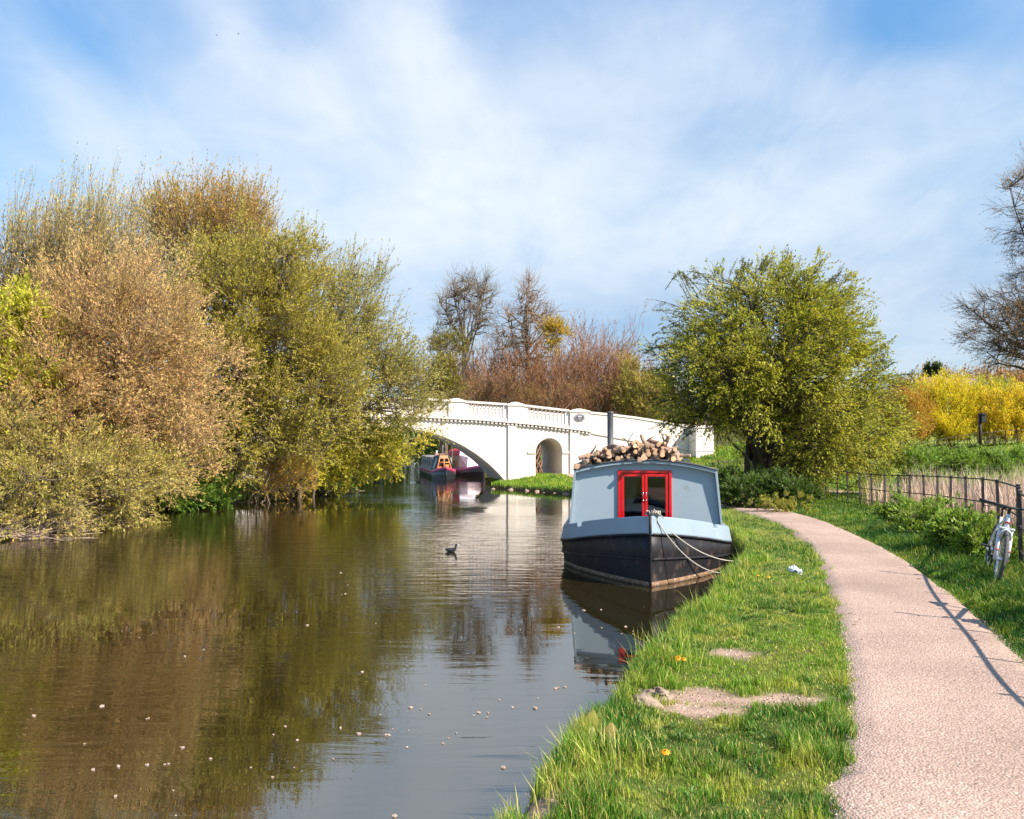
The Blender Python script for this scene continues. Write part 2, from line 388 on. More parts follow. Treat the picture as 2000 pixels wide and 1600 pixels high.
def water_mat():
    m = bpy.data.materials.new('canal_water'); m.use_nodes = True; nt = m.node_tree; N, L = nt.nodes, nt.links; b = N['Principled BSDF']
    b.inputs['Base Color'].default_value = (.019, .014, .0035, 1); b.inputs['Roughness'].default_value = .015; b.inputs['IOR'].default_value = 3.0
    b.inputs['Specular IOR Level'].default_value = .5
    tc = N.new('ShaderNodeTexCoord')
    def nz(sc, stretch, rot=0, d=3, dist=0):
        mp = N.new('ShaderNodeMapping'); mp.inputs['Scale'].default_value = stretch; mp.inputs['Rotation'].default_value = (0, 0, R_(rot)); L.new(tc.outputs['Object'], mp.inputs[0])
        n = N.new('ShaderNodeTexNoise'); n.inputs['Scale'].default_value = sc; n.inputs['Detail'].default_value = d; n.inputs['Distortion'].default_value = dist; L.new(mp.outputs[0], n.inputs['Vector']); return n.outputs['Fac']
    def mth(op, a, c):
        n = N.new('ShaderNodeMath'); n.operation = op
        for i, v in enumerate((a, c)):
            if isinstance(v, (int, float)): n.inputs[i].default_value = v
            else: L.new(v, n.inputs[i])
        return n.outputs[0]
    def mr(v, a, c, d, e):
        n = N.new('ShaderNodeMapRange'); L.new(v, n.inputs[0]); n.inputs[1].default_value = a; n.inputs[2].default_value = c; n.inputs[3].default_value = d; n.inputs[4].default_value = e; return n.outputs[0]
    rip = nz(1.5, (.62, 3.4, 1), 5, 3, .5); fine = nz(6, (1, 2.0, 1), -8, 2, .3); swell = nz(.45, (1, 2.2, 1), 12, 1)
    calm = mr(nz(.16, (1, 1, 1), 0, 2), .42, .60, .07, 1.0)
    vd = N.new('ShaderNodeVectorMath'); vd.operation = 'DISTANCE'; L.new(tc.outputs['Object'], vd.inputs[0]); vd.inputs[1].default_value = (-2.0, 17.5, 0)
    calm = mth('MAXIMUM', calm, mr(vd.outputs['Value'], 3.0, 7.5, 1.1, 0.0))
    ve = N.new('ShaderNodeVectorMath'); ve.operation = 'DISTANCE'; L.new(tc.outputs['Object'], ve.inputs[0]); ve.inputs[1].default_value = (1.2, 9.3, 0)
    calm = mth('MULTIPLY', calm, mr(ve.outputs['Value'], 1.2, 3.4, .10, 1.0))
    h = mth('ADD', mth('MULTIPLY', rip, mth('MULTIPLY', calm, .019)), mth('ADD', mth('MULTIPLY', fine, mth('MULTIPLY', calm, .0016)), mth('MULTIPLY', swell, .006)))
    bp = N.new('ShaderNodeBump'); bp.inputs['Strength'].default_value = 1; bp.inputs['Distance'].default_value = .55
    L.new(h, bp.inputs['Height']); L.new(bp.outputs[0], b.inputs['Normal']); return m
M['water'] = water_mat()

# ---------------------------------------------------------------- terrain plan
BA = R_(12.0)                                 # the bridge runs a little away to the right
BU = np.array([math.cos(BA), math.sin(BA)]); BN = np.array([-math.sin(BA), math.cos(BA)]); BO = np.array([0.0, 43.2])
def bridge_sz(px, py):
    d = ray(px, py); A = np.array([[BU[0], -d[0]], [BU[1], -d[1]]]); s, k = np.linalg.solve(A, -BO)
    return s, CAM_H + d[2] * k
S_MID = bridge_sz(765, 830)[0]; S_SPR = bridge_sz(979, 930)[0]
def bw(s, t=0): return BO + BU * s + BN * t
bl = bw(2 * S_MID - S_SPR); br_ = bw(S_SPR)
RIVER = [(-3.9, -8), (-1.7, 0), (-.55, 2.4), (-.06, 3.7), (.22, 4.6), (.42, 5.2), (.70, 5.65), (.80, 6.2), (1.0, 6.8), (1.35, 7.5), (1.85, 8.5), (2.35, 9.7), (2.85, 11.0), (3.35, 12.2), (3.85, 13.5),
         (4.1, 15), (4.9, 20), (5.6, 26), (5.2, 30), (4, 33.3), (2.6, 35.4), (.5, 38.2), (-1.1, 40.5), (br_[0] - .1, br_[1]), (br_[0] - .8, br_[1] + 4.5), (-.2, 52), (-1.2, 56.5), (-4.6, 62), (-8, 75), (-10.5, 110),
         (-26, 110), (-18, 80), (-14.5, 60), (bl[0] - .6, bl[1] + 4.5), (bl[0] + .1, bl[1]), (-8.2, 39), (-7.0, 37.3), (-8.4, 33.6), (-10, 29.2), (-11.3, 25.8), (-11.6, 22), (-12.2, 18.5), (-12.8, 12), (-13, 5), (-13.5, -8)]
FENCE = smooth_curve([(2.7, -2.5), (3.6, 1.5), (4.15, 4.4), (4.92, 6.5), (5.72, 8.7), (6.8, 11.0), (7.93, 12.9), (8.95, 15.3), (9.6, 17.3), (10.1, 19.5), (10.6, 23), (11.1, 27), (11.5, 30.5), (11.8, 36), (12.1, 40)], 240)
FP = np.vstack([FENCE, [(60, 300), (400, 300), (400, -20), (2.6, -20)]])
def zbase(y): return .42 - .24 * sstep(14, 27, y)
def height(X, Y):
    X = np.asarray(X, float); Y = np.asarray(Y, float)
    d = poly_sdf(X, Y, RIVER) + (fbm(X, Y, .9, 1) - .5) * .22
    land = zbase(Y) + (fbm(X, Y, 2.5, 4) - .5) * .05 * sstep(.5, 2, d)
    q = -poly_sdf(X, Y, FP)                       # distance beyond the near fence
    land = land - .22 * np.exp(-((q - 2.6) / 1.2) ** 2) + 1.25 * sstep(6, 17, q) + .72 * sstep(12, 22, q) * sstep(18, 46, Y)
    # embankments that carry the road to the bridge
    s = (X - BO[0]) * BU[0] + (Y - BO[1]) * BU[1]; t = (X - BO[0]) * BN[0] + (Y - BO[1]) * BN[1]
    ad = np.abs(t - 2.1)
    er = (1.45 * sstep(5.5, 13, s) + .9 * sstep(12.5, 17, s)) * (1 - sstep(17, 27, s)); el = 1.45 * sstep(5.5, 13, 2 * S_MID - s)
    land = np.maximum(land, zbase(Y) + (er + el) * (1 - sstep(2.0, 7.5, ad)))
    land = land + .35 * sstep(-1.0, 2.5, s) * (1 - sstep(1, 5, np.abs(t + .3))) * sstep(0, 1.2, d) * (s > -1)
    far = sstep(95, 210, Y + .25 * X)
    land = land + far * (sstep(0, 60, X) * 11 + 1.5) + sstep(-5, -60, X) * far * 4
    bed = -.9
    k = sstep(-.30, .10, d)
    return bed + (land - bed) * k, d, q
def hz(x, y): return float(height(np.array([x]), np.array([y]))[0][0])
def ground_at(px, py):
    z = .4
    for _ in range(8): p = at_z(px, py, z); z = hz(p[0], p[1])
    return np.array([p[0], p[1], z])
def pz(px, py):
    z = .4
    for _ in range(6): p = at_z(px, py, z); z = float(zbase(p[1]))
    return p[:2]
PL = [pz(*p) for p in [(1622, 1600), (1641, 1520), (1642, 1450), (1650, 1350), (1640, 1250), (1622, 1170), (1595, 1100), (1560, 1054), (1510, 1022), (1440, 998), (1405, 990)]]
PR = [pz(*p) for p in [(2335, 1600), (2200, 1460), (2090, 1362), (2000, 1285), (1950, 1238), (1895, 1190), (1830, 1140), (1750, 1085), (1660, 1042), (1590, 1014), (1500, 990), (1440, 980)]]
PL = [np.array([.55, -3]), np.array([1.15, 1.2])] + PL + [np.array([6.0, 31.5]), np.array([5.2, 36.5]), bw(2.2, -.5), bw(2.2, 6)]
PR = [np.array([1.9, -3]), np.array([2.45, 1.2])] + PR + [np.array([7.6, 31.5]), np.array([6.9, 37]), bw(3.5, -.5), bw(3.5, 6)]
PL = smooth_curve(PL, 260); PR = smooth_curve(PR, 260)
PATHP = np.vstack([PL, PR[::-1]])
PATCH = [(ground_at(1365, 1362), .30, .19), (ground_at(1290, 1362), .30, .15), (ground_at(1395, 1388), .18, .12), (ground_at(1540, 1366), .16, .13), (ground_at(1470, 1370), .2, .12), (ground_at(1432, 1277), .15, .12), (ground_at(1075, 1560), .14, .08), (ground_at(1020, 1590), .12, .08), (ground_at(1340, 1385), .16, .12)]
def soilness(X, Y):
    m = np.zeros(np.shape(X)); n = fbm(X, Y, .2, 8, 5)
    for c, rx, ry in PATCH:
        r = np.sqrt(((X - c[0]) / rx) ** 2 + ((Y - c[1]) / ry) ** 2)
        m = np.maximum(m, sstep(1.7, .5, r + (n - .5) * 2.2))
    return m
# ---------------------------------------------------------------- ground sheet
def axis(segs):
    out = []
    for a, b, st in segs: out += list(np.arange(a, b, st))
    return out
gx = -12 - np.geomspace(.4, 400, 26)[::-1]
xs = np.concatenate([-np.geomspace(16, 420, 22)[::-1], axis([(-15.5, -2, .35), (-2, 7, .11), (7, 14, .3), (14, 40, .8)]), np.geomspace(40, 620, 30)])
ys = np.concatenate([axis([(-14, 2, .5), (2, 13, .12), (13, 50, .3), (50, 62, .8)]), np.geomspace(62, 900, 36)])
GX, GY = np.meshgrid(xs, ys, indexing='ij')
GZ, GD, GQ = height(GX, GY)
def ground_colour(X, Y, d, q):
    n = fbm(X, Y, .8, 21)[..., None]; n2 = fbm(X, Y, 6, 31)[..., None]
    c = np.array([.115, .125, .035]) * (.7 + .6 * n) + np.array([.05, .035, .012]) * sstep(.45, .8, n2)
    s = soilness(X, Y)[..., None]
    c = c * (1 - s) + np.array([.46, .31, .235]) * (.85 + .3 * n) * s
    mud = sstep(.22, .02, d)[..., None]
    c = c * (1 - mud) + np.array([.11, .08, .05]) * mud
    fieldm = (sstep(5, 9, q) * sstep(0, 10, Y))[..., None]
    c = c * (1 - fieldm) + (np.array([.18, .23, .04]) * (.75 + .5 * n) + np.array([.05, .02, 0]) * n2) * fieldm
    reed = np.exp(-((q - 2) / 1.6) ** 2)[..., None] * (q > .3)[..., None] * (Y < 35)[..., None]
    c = c * (1 - reed) + np.array([.33, .25, .15]) * reed
    far = sstep(110, 160, Y)[..., None]
    c = c * (1 - far) + np.array([.10, .07, .04]) * far
    under = sstep(2.0, .2, poly_sdf(X, Y, PATHP))[..., None] * 0
    return c * (1 - under)
m = NM(); nx, ny = GX.shape
V = np.stack([GX, GY, GZ], -1).reshape(-1, 3)
ii = (np.arange(nx - 1)[:, None] * ny + np.arange(ny - 1)[None]).ravel()
m.add(V, [np.stack([ii, ii + ny, ii + ny + 1, ii + 1], -1)], ground_colour(GX, GY, GD, GQ).reshape(-1, 3), 0, True)
m.build('ground', M['ground'], kind='structure')

m = NM()
wx = np.linspace(-40, 25, 14); wy = np.linspace(-16, 125, 30); WX, WY = np.meshgrid(wx, wy, indexing='ij')
ii = (np.arange(13)[:, None] * 30 + np.arange(29)[None]).ravel()
m.add(np.stack([WX, WY, WX * 0], -1).reshape(-1, 3), [np.stack([ii, ii + 30, ii + 31, ii + 1], -1)], (1, 1, 1), 0, True)
m.build('canal_water', M['water'], kind='structure')

# path: a thin crowned sheet with ragged edges
m = NM(); K = 14
e1 = (fbm(PL[:, 0], PL[:, 1], .35, 5, 4) - .5)[:, None] * .07; e2 = (fbm(PR[:, 0], PR[:, 1], .3, 6, 4) - .5)[:, None] * .07
dr = nrm(PR - PL); A_ = PL + dr * (e1 - .03); B_ = PR + dr * (e2 + .03)
t = np.linspace(0, 1, K)[None, :, None]; Pp = A_[:, None] * (1 - t) + B_[:, None] * t
pz_, pd_, _ = height(Pp[..., 0], Pp[..., 1])
lift = .022 * np.sin(math.pi * np.linspace(0, 1, K)) ** .5 + .012; lift[0] = lift[-1] = -.03
base = np.maximum(zbase(Pp[..., 1]) + .018, pz_ + .012)
V = np.concatenate([Pp, (base + lift)[..., None]], -1).reshape(-1, 3); n_ = len(PL)
ii = (np.arange(n_ - 1)[:, None] * K + np.arange(K - 1)[None]).ravel()
m.add(V, [np.stack([ii, ii + 1, ii + K + 1, ii + K], -1)], (1, 1, 1), 0, True)
m.build('gravel_path', M['path'], kind='structure')
# loose grit on the path near the viewer
def scatter(n, x0, x1, y0, y1, seed=0):
    r = np.random.default_rng(seed); return r.uniform(x0, x1, n), r.uniform(y0, y1, n), r
x, y, r = scatter(30000, .9, 4.6, 3.0, 8.0, 11)
pd = poly_sdf(x, y, PATHP); keep = pd < -.02; x, y, pd = x[keep], y[keep], pd[keep]
edge = np.clip(1 - (-pd) / .5, 0, 1); keep = r.random(len(x)) < .55 + .4 * edge; x, y = x[keep], y[keep]
z = np.maximum(zbase(y) + .03, height(x, y)[0] + .02)
sz = r.uniform(.0025, .0075, len(x)) * (1 + (y - 3) * .07)
oc = np.array([(1, 0, 0), (-.5, .85, 0), (-.5, -.85, 0), (0, 0, .8)])
an = r.uniform(0, 6.28, len(x)); ca, sa = np.cos(an), np.sin(an)
V = np.stack([x[:, None] + sz[:, None] * (oc[:, 0] * ca[:, None] - oc[:, 1] * sa[:, None]), y[:, None] + sz[:, None] * (oc[:, 0] * sa[:, None] + oc[:, 1] * ca[:, None]), z[:, None] + sz[:, None] * oc[:, 2] * r.uniform(.6, 1.2, len(x))[:, None]], -1)
fi = (np.arange(len(x)) * 4)[:, None, None] + np.array([[0, 1, 3], [1, 2, 3], [2, 0, 3]])[None]
cc = np.array([.48, .35, .27]) * r.uniform(.5, 1.35, (len(x), 1)); m = NM(); m.add(V.reshape(-1, 3), [fi.reshape(-1, 3)], np.repeat(cc, 4, 0))
m.build('grit', M['col'], kind='stuff')

# ---------------------------------------------------------------- blades of grass
def blades(m, x, y, z, h, w, col, r, lean=.45, segs=2, wind=(0, 0)):
    n = len(x); a = r.uniform(0, 2 * math.pi, n); la = fbm(x, y, .16, 71, 2) * 25 + r.normal(0, .9, n); le = r.uniform(.1, 1, n) * lean
    base = np.stack([x, y, z], -1); side = np.stack([np.cos(a), np.sin(a), a * 0], -1) * (w / 2)[:, None]
    ld = np.stack([np.cos(la) * le + wind[0], np.sin(la) * le + wind[1], la * 0], -1) * h[:, None]
    up = np.array([0, 0, 1.0]) * h[:, None]
    tip = base + up * (1 - .3 * le[:, None]) + ld
    dark = col * .75
    if segs == 1:
        V = np.stack([base - side, base + side, tip], 1); f = (np.arange(n) * 3)[:, None] + np.array([0, 1, 2])
        m.add(V.reshape(-1, 3), [f], np.stack([col, col, col], 1).reshape(-1, 3))
    else:
        mid = base + up * .55 + ld * .3
        V = np.stack([base - side, base + side, mid + side * .8, mid - side * .8, tip], 1)
        q = (np.arange(n) * 5)[:, None] + np.array([0, 1, 2, 3]); t3 = (np.arange(n) * 5)[:, None] + np.array([3, 2, 4])
        m.add(V.reshape(-1, 3), [q, t3], np.stack([col] * 5, 1).reshape(-1, 3))
def grass_colour(x, y, r, n, straw=.12, lush=0.5):
    p = fbm(x, y, .7, 40, 3)[:, None]; p2 = fbm(x, y, .22, 44, 2)[:, None]
    g1 = np.array([.135, .21, .022]); g2 = np.array([.045, .115, .018]); st = np.array([.33, .27, .11]); yl = np.array([.22, .245, .035])
    k = np.clip((p - .5) * 3 + lush, 0, 1); c = g1 * (1 - k) + g2 * k
    c = c * (1 - sstep(.5, .75, p2)) + yl * sstep(.5, .75, p2)
    isst = (r.random((n, 1)) < straw * (.4 + 1.2 * p2)); c = np.where(isst, st, c)
    return c * r.uniform(.7, 1.3, (n, 1)) * np.array([1.62, 1.78, 1.2])
def lawn(m, bands, region, wid, lush, straw, seed, segs=2, lean=.5, dk=1.0):
    for (y0, y1, x0, x1, dens) in bands:
        n = int((y1 - y0) * (x1 - x0) * dens); x, y, r = scatter(n, x0, x1, y0, y1, seed + int(y0 * 7))
        k = np.abs(x) < (y + 1.6) * .68 + .8; x, y = x[k], y[k]
        z, d, q = height(x, y); pd = poly_sdf(x, y, PATHP)
        k, h = region(x, y, z, d, q, pd, r); x, y, z, h = x[k], y[k], z[k], h[k]
        dist = np.hypot(x, y); w = wid * (1 + dist * .09) * r.uniform(.6, 1.3, len(x))
        blades(m, x, y, z - .01, h, w, grass_colour(x, y, r, len(x), straw, lush) * dk, r, lean, segs)
# verge between water and path
def reg_lawn(x, y, z, d, q, pd, r):
    n = fbm(x, y, .35, 50, 3); s = soilness(x, y); e = sstep(.55, .02, d)
    side = (q < 0) & (d > .0) & (z > .08) & (x < np.interp(y, PR[:, 1], PR[:, 0]) - .3 + (y > 25) * 9)
    k = side & (pd > -.10 + .22 * (n - .5)) & (r.random(len(x)) > s * .96) & (r.random(len(x)) < .5 + 1.2 * n)
    tuft = sstep(.56, .72, fbm(x, y, .5, 61, 2)); pe = sstep(.15, .0, pd)
    n2 = fbm(x, y, .13, 53, 2); h = (.026 + .045 * n * sstep(.35, .75, n2) + .075 * e * n * 2 + .06 * tuft * sstep(.4, .7, n2) + .03 * pe * n) * r.uniform(.45, 1.4, len(x)) * (1 - .7 * s)
    return k, h
m = NM()
lawn(m, [(2.9, 6, -1.2, 2.7, 14000), (6, 9, .4, 3.6, 9000), (9, 14, 1.5, 5.8, 4000), (14, 20, 3, 8, 1500), (20, 31, 4, 9.5, 650)], reg_lawn, .0035, .42, .26, 100)
m.build('short_grass', M['grass'], kind='stuff', label='short patchy grass between the water and the gravel path')
# tall tufts hanging over the water's edge
m = NM(); tr = np.random.default_rng(77)
edge_pts = smooth_curve(np.array(RIVER[1:18], float), 900)
for (sel, cnt, hh) in (((2.6, 15), 1700, .17), ((15, 30), 500, .24)):
    ep = edge_pts[(edge_pts[:, 1] > sel[0]) & (edge_pts[:, 1] < sel[1])]
    c = ep[tr.integers(0, len(ep), cnt // 22)]
    for p in c:
        k = int(tr.integers(16, 50)); x = p[0] + tr.normal(.12, .07, k); y = p[1] + tr.normal(0, .08, k); z, d, q = height(x, y)
        s = soilness(x, y); ok = (d > .03) & (s < .3) & (z > .02); x, y, z = x[ok], y[ok], z[ok]
        if len(x) == 0: continue
        h = hh * tr.uniform(.4, 1.2, len(x)) * tr.uniform(.5, 1.25)
        blades(m, x, y, z - .02, h, .0045 * (1 + y * .07), grass_colour(x, y, tr, len(x), .25, .45), tr, .8, 2, (-.12, -.05))
for (px, py, hh, n) in ((1305, 1300, .34, 150), (1290, 1260, .28, 90), (1120, 1500, .22, 160), (1180, 1480, .2, 130), (1080, 1560, .2, 120), (1420, 1120, .3, 120), (1380, 1200, .28, 110), (930, 1600, .24, 60), (985, 1600, .2, 80)):
    c = ground_at(px, py); x = c[0] + tr.normal(0, .13, n); y = c[1] + tr.normal(0, .10, n); z, d, q = height(x, y); ok = z > 0
    x, y, z = x[ok], y[ok], z[ok]
    blades(m, x, y, z - .02, hh * tr.uniform(.4, 1.2, len(x)), np.full(len(x), .006), grass_colour(x, y, tr, len(x), .3, .4), tr, .6, 2, (-.1, 0))
m.build('waterside_grass', M['grass'], kind='stuff', label="long tufts of grass overhanging the water's edge")
# lush verge on the fence side
def reg_verge(x, y, z, d, q, pd, r):
    n = fbm(x, y, .4, 70, 3); pr = np.interp(y, PR[:, 1], PR[:, 0])
    k = (pd > -.10 + .2 * (n - .5)) & (x > pr - .2) & (q < 1.2 + n) & (d > .3)
    h = (.07 + .22 * n * sstep(0, .5, pd)) * r.uniform(.45, 1.3, len(x)) * (1 - .35 * sstep(12, 22, y))
    return k & (r.random(len(x)) < .4 + 1.2 * n), h
m = NM()
lawn(m, [(2.6, 7, 2.2, 6.4, 3200), (7, 11, 3.6, 8.4, 3000), (11, 17, 4.5, 10.8, 1500), (17, 32, 5.6, 13.6, 500)], reg_verge, .0055, .85, .05, 300, 2, .8, .72)
m.build('verge_grass', M['grass'], kind='stuff', label='long lush grass between the path and the iron fence')
# field beyond
def reg_field(x, y, z, d, q, pd, r):
    n = fbm(x, y, 2.2, 90, 3)
    k = (q > 2.5) & (r.random(len(x)) < .3 + 1.2 * n); h = (.10 + .28 * n * sstep(16, 8, q) + .05) * r.uniform(.5, 1.2, len(x))
    return k, h
m = NM()
lawn(m, [(10, 30, 8, 26, 170), (30, 48, 11, 36, 90), (48, 80, 14, 60, 26)], reg_field, .012, .45, .10, 500, 1, .6)
# grass on the spit and bank by the bridge
def reg_spit(x, y, z, d, q, pd, r):
    n = fbm(x, y, .8, 95, 3); return (q < 0) & (d > .02) & (pd > -.05) & (y < 60), (.06 + .16 * n) * r.uniform(.5, 1.3, len(x))
lawn(m, [(31, 52, -3, 16, 420)], reg_spit, .010, .22, .10, 600, 1, .5)
m.build('field_grass', M['grass'], kind='stuff', label='rough meadow grass rising beyond the fence and round the bridge foot')
m = NM()
lawn(m, [(18, 46, -17, -6, 130)], lambda x, y, z, d, q, pd, r: ((d > .02) & (x < -5), (.15 + .3 * fbm(x, y, .8, 97)) * r.uniform(.5, 1.2, len(x))), .012, .8, .12, 700, 1, .6)
m.build('far_bank_grass', M['grass'], kind='stuff', label='dark grass at the foot of the bushes on the far bank')
# dead reeds behind the fence
m = NM(); r = np.random.default_rng(5)
i = r.integers(40, 236, 9500); off = r.uniform(.35, 3.2, 9500)
tg = nrm(np.gradient(FENCE, axis=0)); nr = np.stack([tg[:, 1], -tg[:, 0]], -1)
p = FENCE[i] + nr[i] * off[:, None] + r.normal(0, .1, (9500, 2)); n1 = fbm(p[:, 0], p[:, 1], 1.1, 33, 2)
k = (p[:, 1] > 5) & (p[:, 1] < 27) & (r.random(9500) < .35 + n1); x, y = p[k].T
z = height(x, y)[0]; h = (.70 + .75 * n1[k]) * r.uniform(.5, 1.2, len(x))
cc = np.where(r.random((len(x), 1)) < .6, np.array([.70, .50, .36]), np.array([.78, .57, .46])) * r.uniform(.6, 1.25, (len(x), 1))
blades(m, x, y, z, h, .014 * r.uniform(.6, 1.6, len(x)) * (1 + y * .02), cc, r, .34, 2)
m.build('dead_reeds', M['grass'], kind='stuff', label='dense pale dead reeds standing behind the iron fence')

# clods and grit on the worn soil, weeds in the turf, litter on path and water
def small_cover():
    x, y, r = scatter(16000, .2, 2.6, 4.2, 9.0, 801); s = soilness(x, y); z, d, q = height(x, y); k = (r.random(len(x)) < s * .8) & (d > .02); x, y, z = x[k], y[k], z[k]
    sz = r.uniform(.004, .013, len(x)) * r.uniform(.5, 1.3, len(x)); oc = np.array([(1, 0, 0), (-.5, .85, 0), (-.5, -.85, 0), (.1, 0, .8)]); an = r.uniform(0, 6.28, len(x)); ca, sa = np.cos(an), np.sin(an)
    V = np.stack([x[:, None] + sz[:, None] * (oc[:, 0] * ca[:, None] - oc[:, 1] * sa[:, None]), y[:, None] + sz[:, None] * (oc[:, 0] * sa[:, None] + oc[:, 1] * ca[:, None]), z[:, None] + sz[:, None] * oc[:, 2]], -1)
    fi = (np.arange(len(x)) * 4)[:, None, None] + np.array([[0, 1, 3], [1, 2, 3], [2, 0, 3]])[None]; m = NM(); m.add(V.reshape(-1, 3), [fi.reshape(-1, 3)], np.repeat(np.array([.42, .29, .21]) * r.uniform(.45, 1.25, (len(x), 1)), 4, 0))
    m.build('soil_crumbs', M['col'], kind='stuff')
    # broad-leaved weeds: flat rosettes in the turf
    x, y, r = scatter(2600, -.5, 8.5, 3.2, 20, 802); z, d, q = height(x, y); pd = poly_sdf(x, y, PATHP); k = (d > .12) & (pd > .04) & (q < 0) & (soilness(x, y) < .6) & (fbm(x, y, .9, 66, 2) > .45); x, y, z = x[k], y[k], z[k]; n = len(x); m = NM()
    for j in range(7):
        a = r.uniform(0, .5, n) + j * .9; L_ = r.uniform(.015, .042, n) * (1 + .04 * y); w = L_ * .42; dx, dy = np.cos(a), np.sin(a); h = L_ * r.uniform(.3, .9, n)
        B = np.stack([x, y, z + .012], -1); T = B + np.stack([dx * L_, dy * L_, h], -1); Md = B + np.stack([dx * L_ * .6, dy * L_ * .6, h * .8], -1); S = np.stack([-dy * w / 2, dx * w / 2, 0 * w], -1)
        V = np.stack([B, Md + S, T, Md - S], 1); f = (np.arange(n) * 4)[:, None] + np.array([0, 1, 2, 3])
        m.add(V.reshape(-1, 3), [f], np.repeat(np.array([.10, .185, .03]) * r.uniform(.6, 1.4, (n, 1)), 4, 0))
    m.build('turf_weeds', M['grass'], kind='stuff')
    # dead leaves and husks on the path and in the turf
    x, y, r = scatter(1500, .8, 7.5, 3.0, 20, 803); z, d, q = height(x, y); pd = poly_sdf(x, y, PATHP); k = (d > .2) & (q < 0) & (r.random(len(x)) < np.where(pd < -.25, .10, .5)); x, y, z, pd = x[k], y[k], z[k], pd[k]; n = len(x)
    z = np.where(pd < 0, np.maximum(zbase(y) + .045, z + .03), z + .03); a = r.uniform(0, 6.28, n); s_ = r.uniform(.008, .02, n) * (1 + .05 * y); dx, dy = np.cos(a) * s_, np.sin(a) * s_
    V = np.stack([np.stack([x - dx, y - dy, z], -1), np.stack([x - dy * .5, y + dx * .5, z + s_ * .25], -1), np.stack([x + dx, y + dy, z + s_ * .1], -1), np.stack([x + dy * .5, y - dx * .5, z + s_ * .3], -1)], 1)
    m = NM(); m.add(V.reshape(-1, 3), [(np.arange(n) * 4)[:, None] + np.array([0, 1, 2, 3])], np.repeat(np.array([.36, .24, .12]) * r.uniform(.5, 1.5, (n, 1)), 4, 0)); m.build('leaf_litter', M['grass'], kind='stuff')
    # specks of debris drifting on the canal, gathered toward the banks
    x, y, r = scatter(9000, -12, 5, 3.5, 38, 804); d = -poly_sdf(x, y, RIVER); k = (d > .05) & (r.random(len(x)) < .035 + .5 * np.exp(-d / .35) + .10 * sstep(.6, .75, fbm(x, y, 1.3, 5, 3))); x, y = x[k], y[k]; n = len(x); a = r.uniform(0, 6.28, n); s_ = r.uniform(.004, .012, n) * (1 + .03 * y); dx, dy = np.cos(a) * s_, np.sin(a) * s_; z = np.full(n, .004)
    V = np.stack([np.stack([x - dx, y - dy, z], -1), np.stack([x - dy * .4, y + dx * .4, z], -1), np.stack([x + dx, y + dy, z], -1), np.stack([x + dy * .4, y - dx * .4, z], -1)], 1)
    m = NM(); m.add(V.reshape(-1, 3), [(np.arange(n) * 4)[:, None] + np.array([0, 1, 2, 3])], np.repeat(np.array([.38, .29, .17]) * r.uniform(.3, 1.3, (n, 1)), 4, 0)); m.build('floating_debris', M['grass'], kind='stuff')
small_cover()

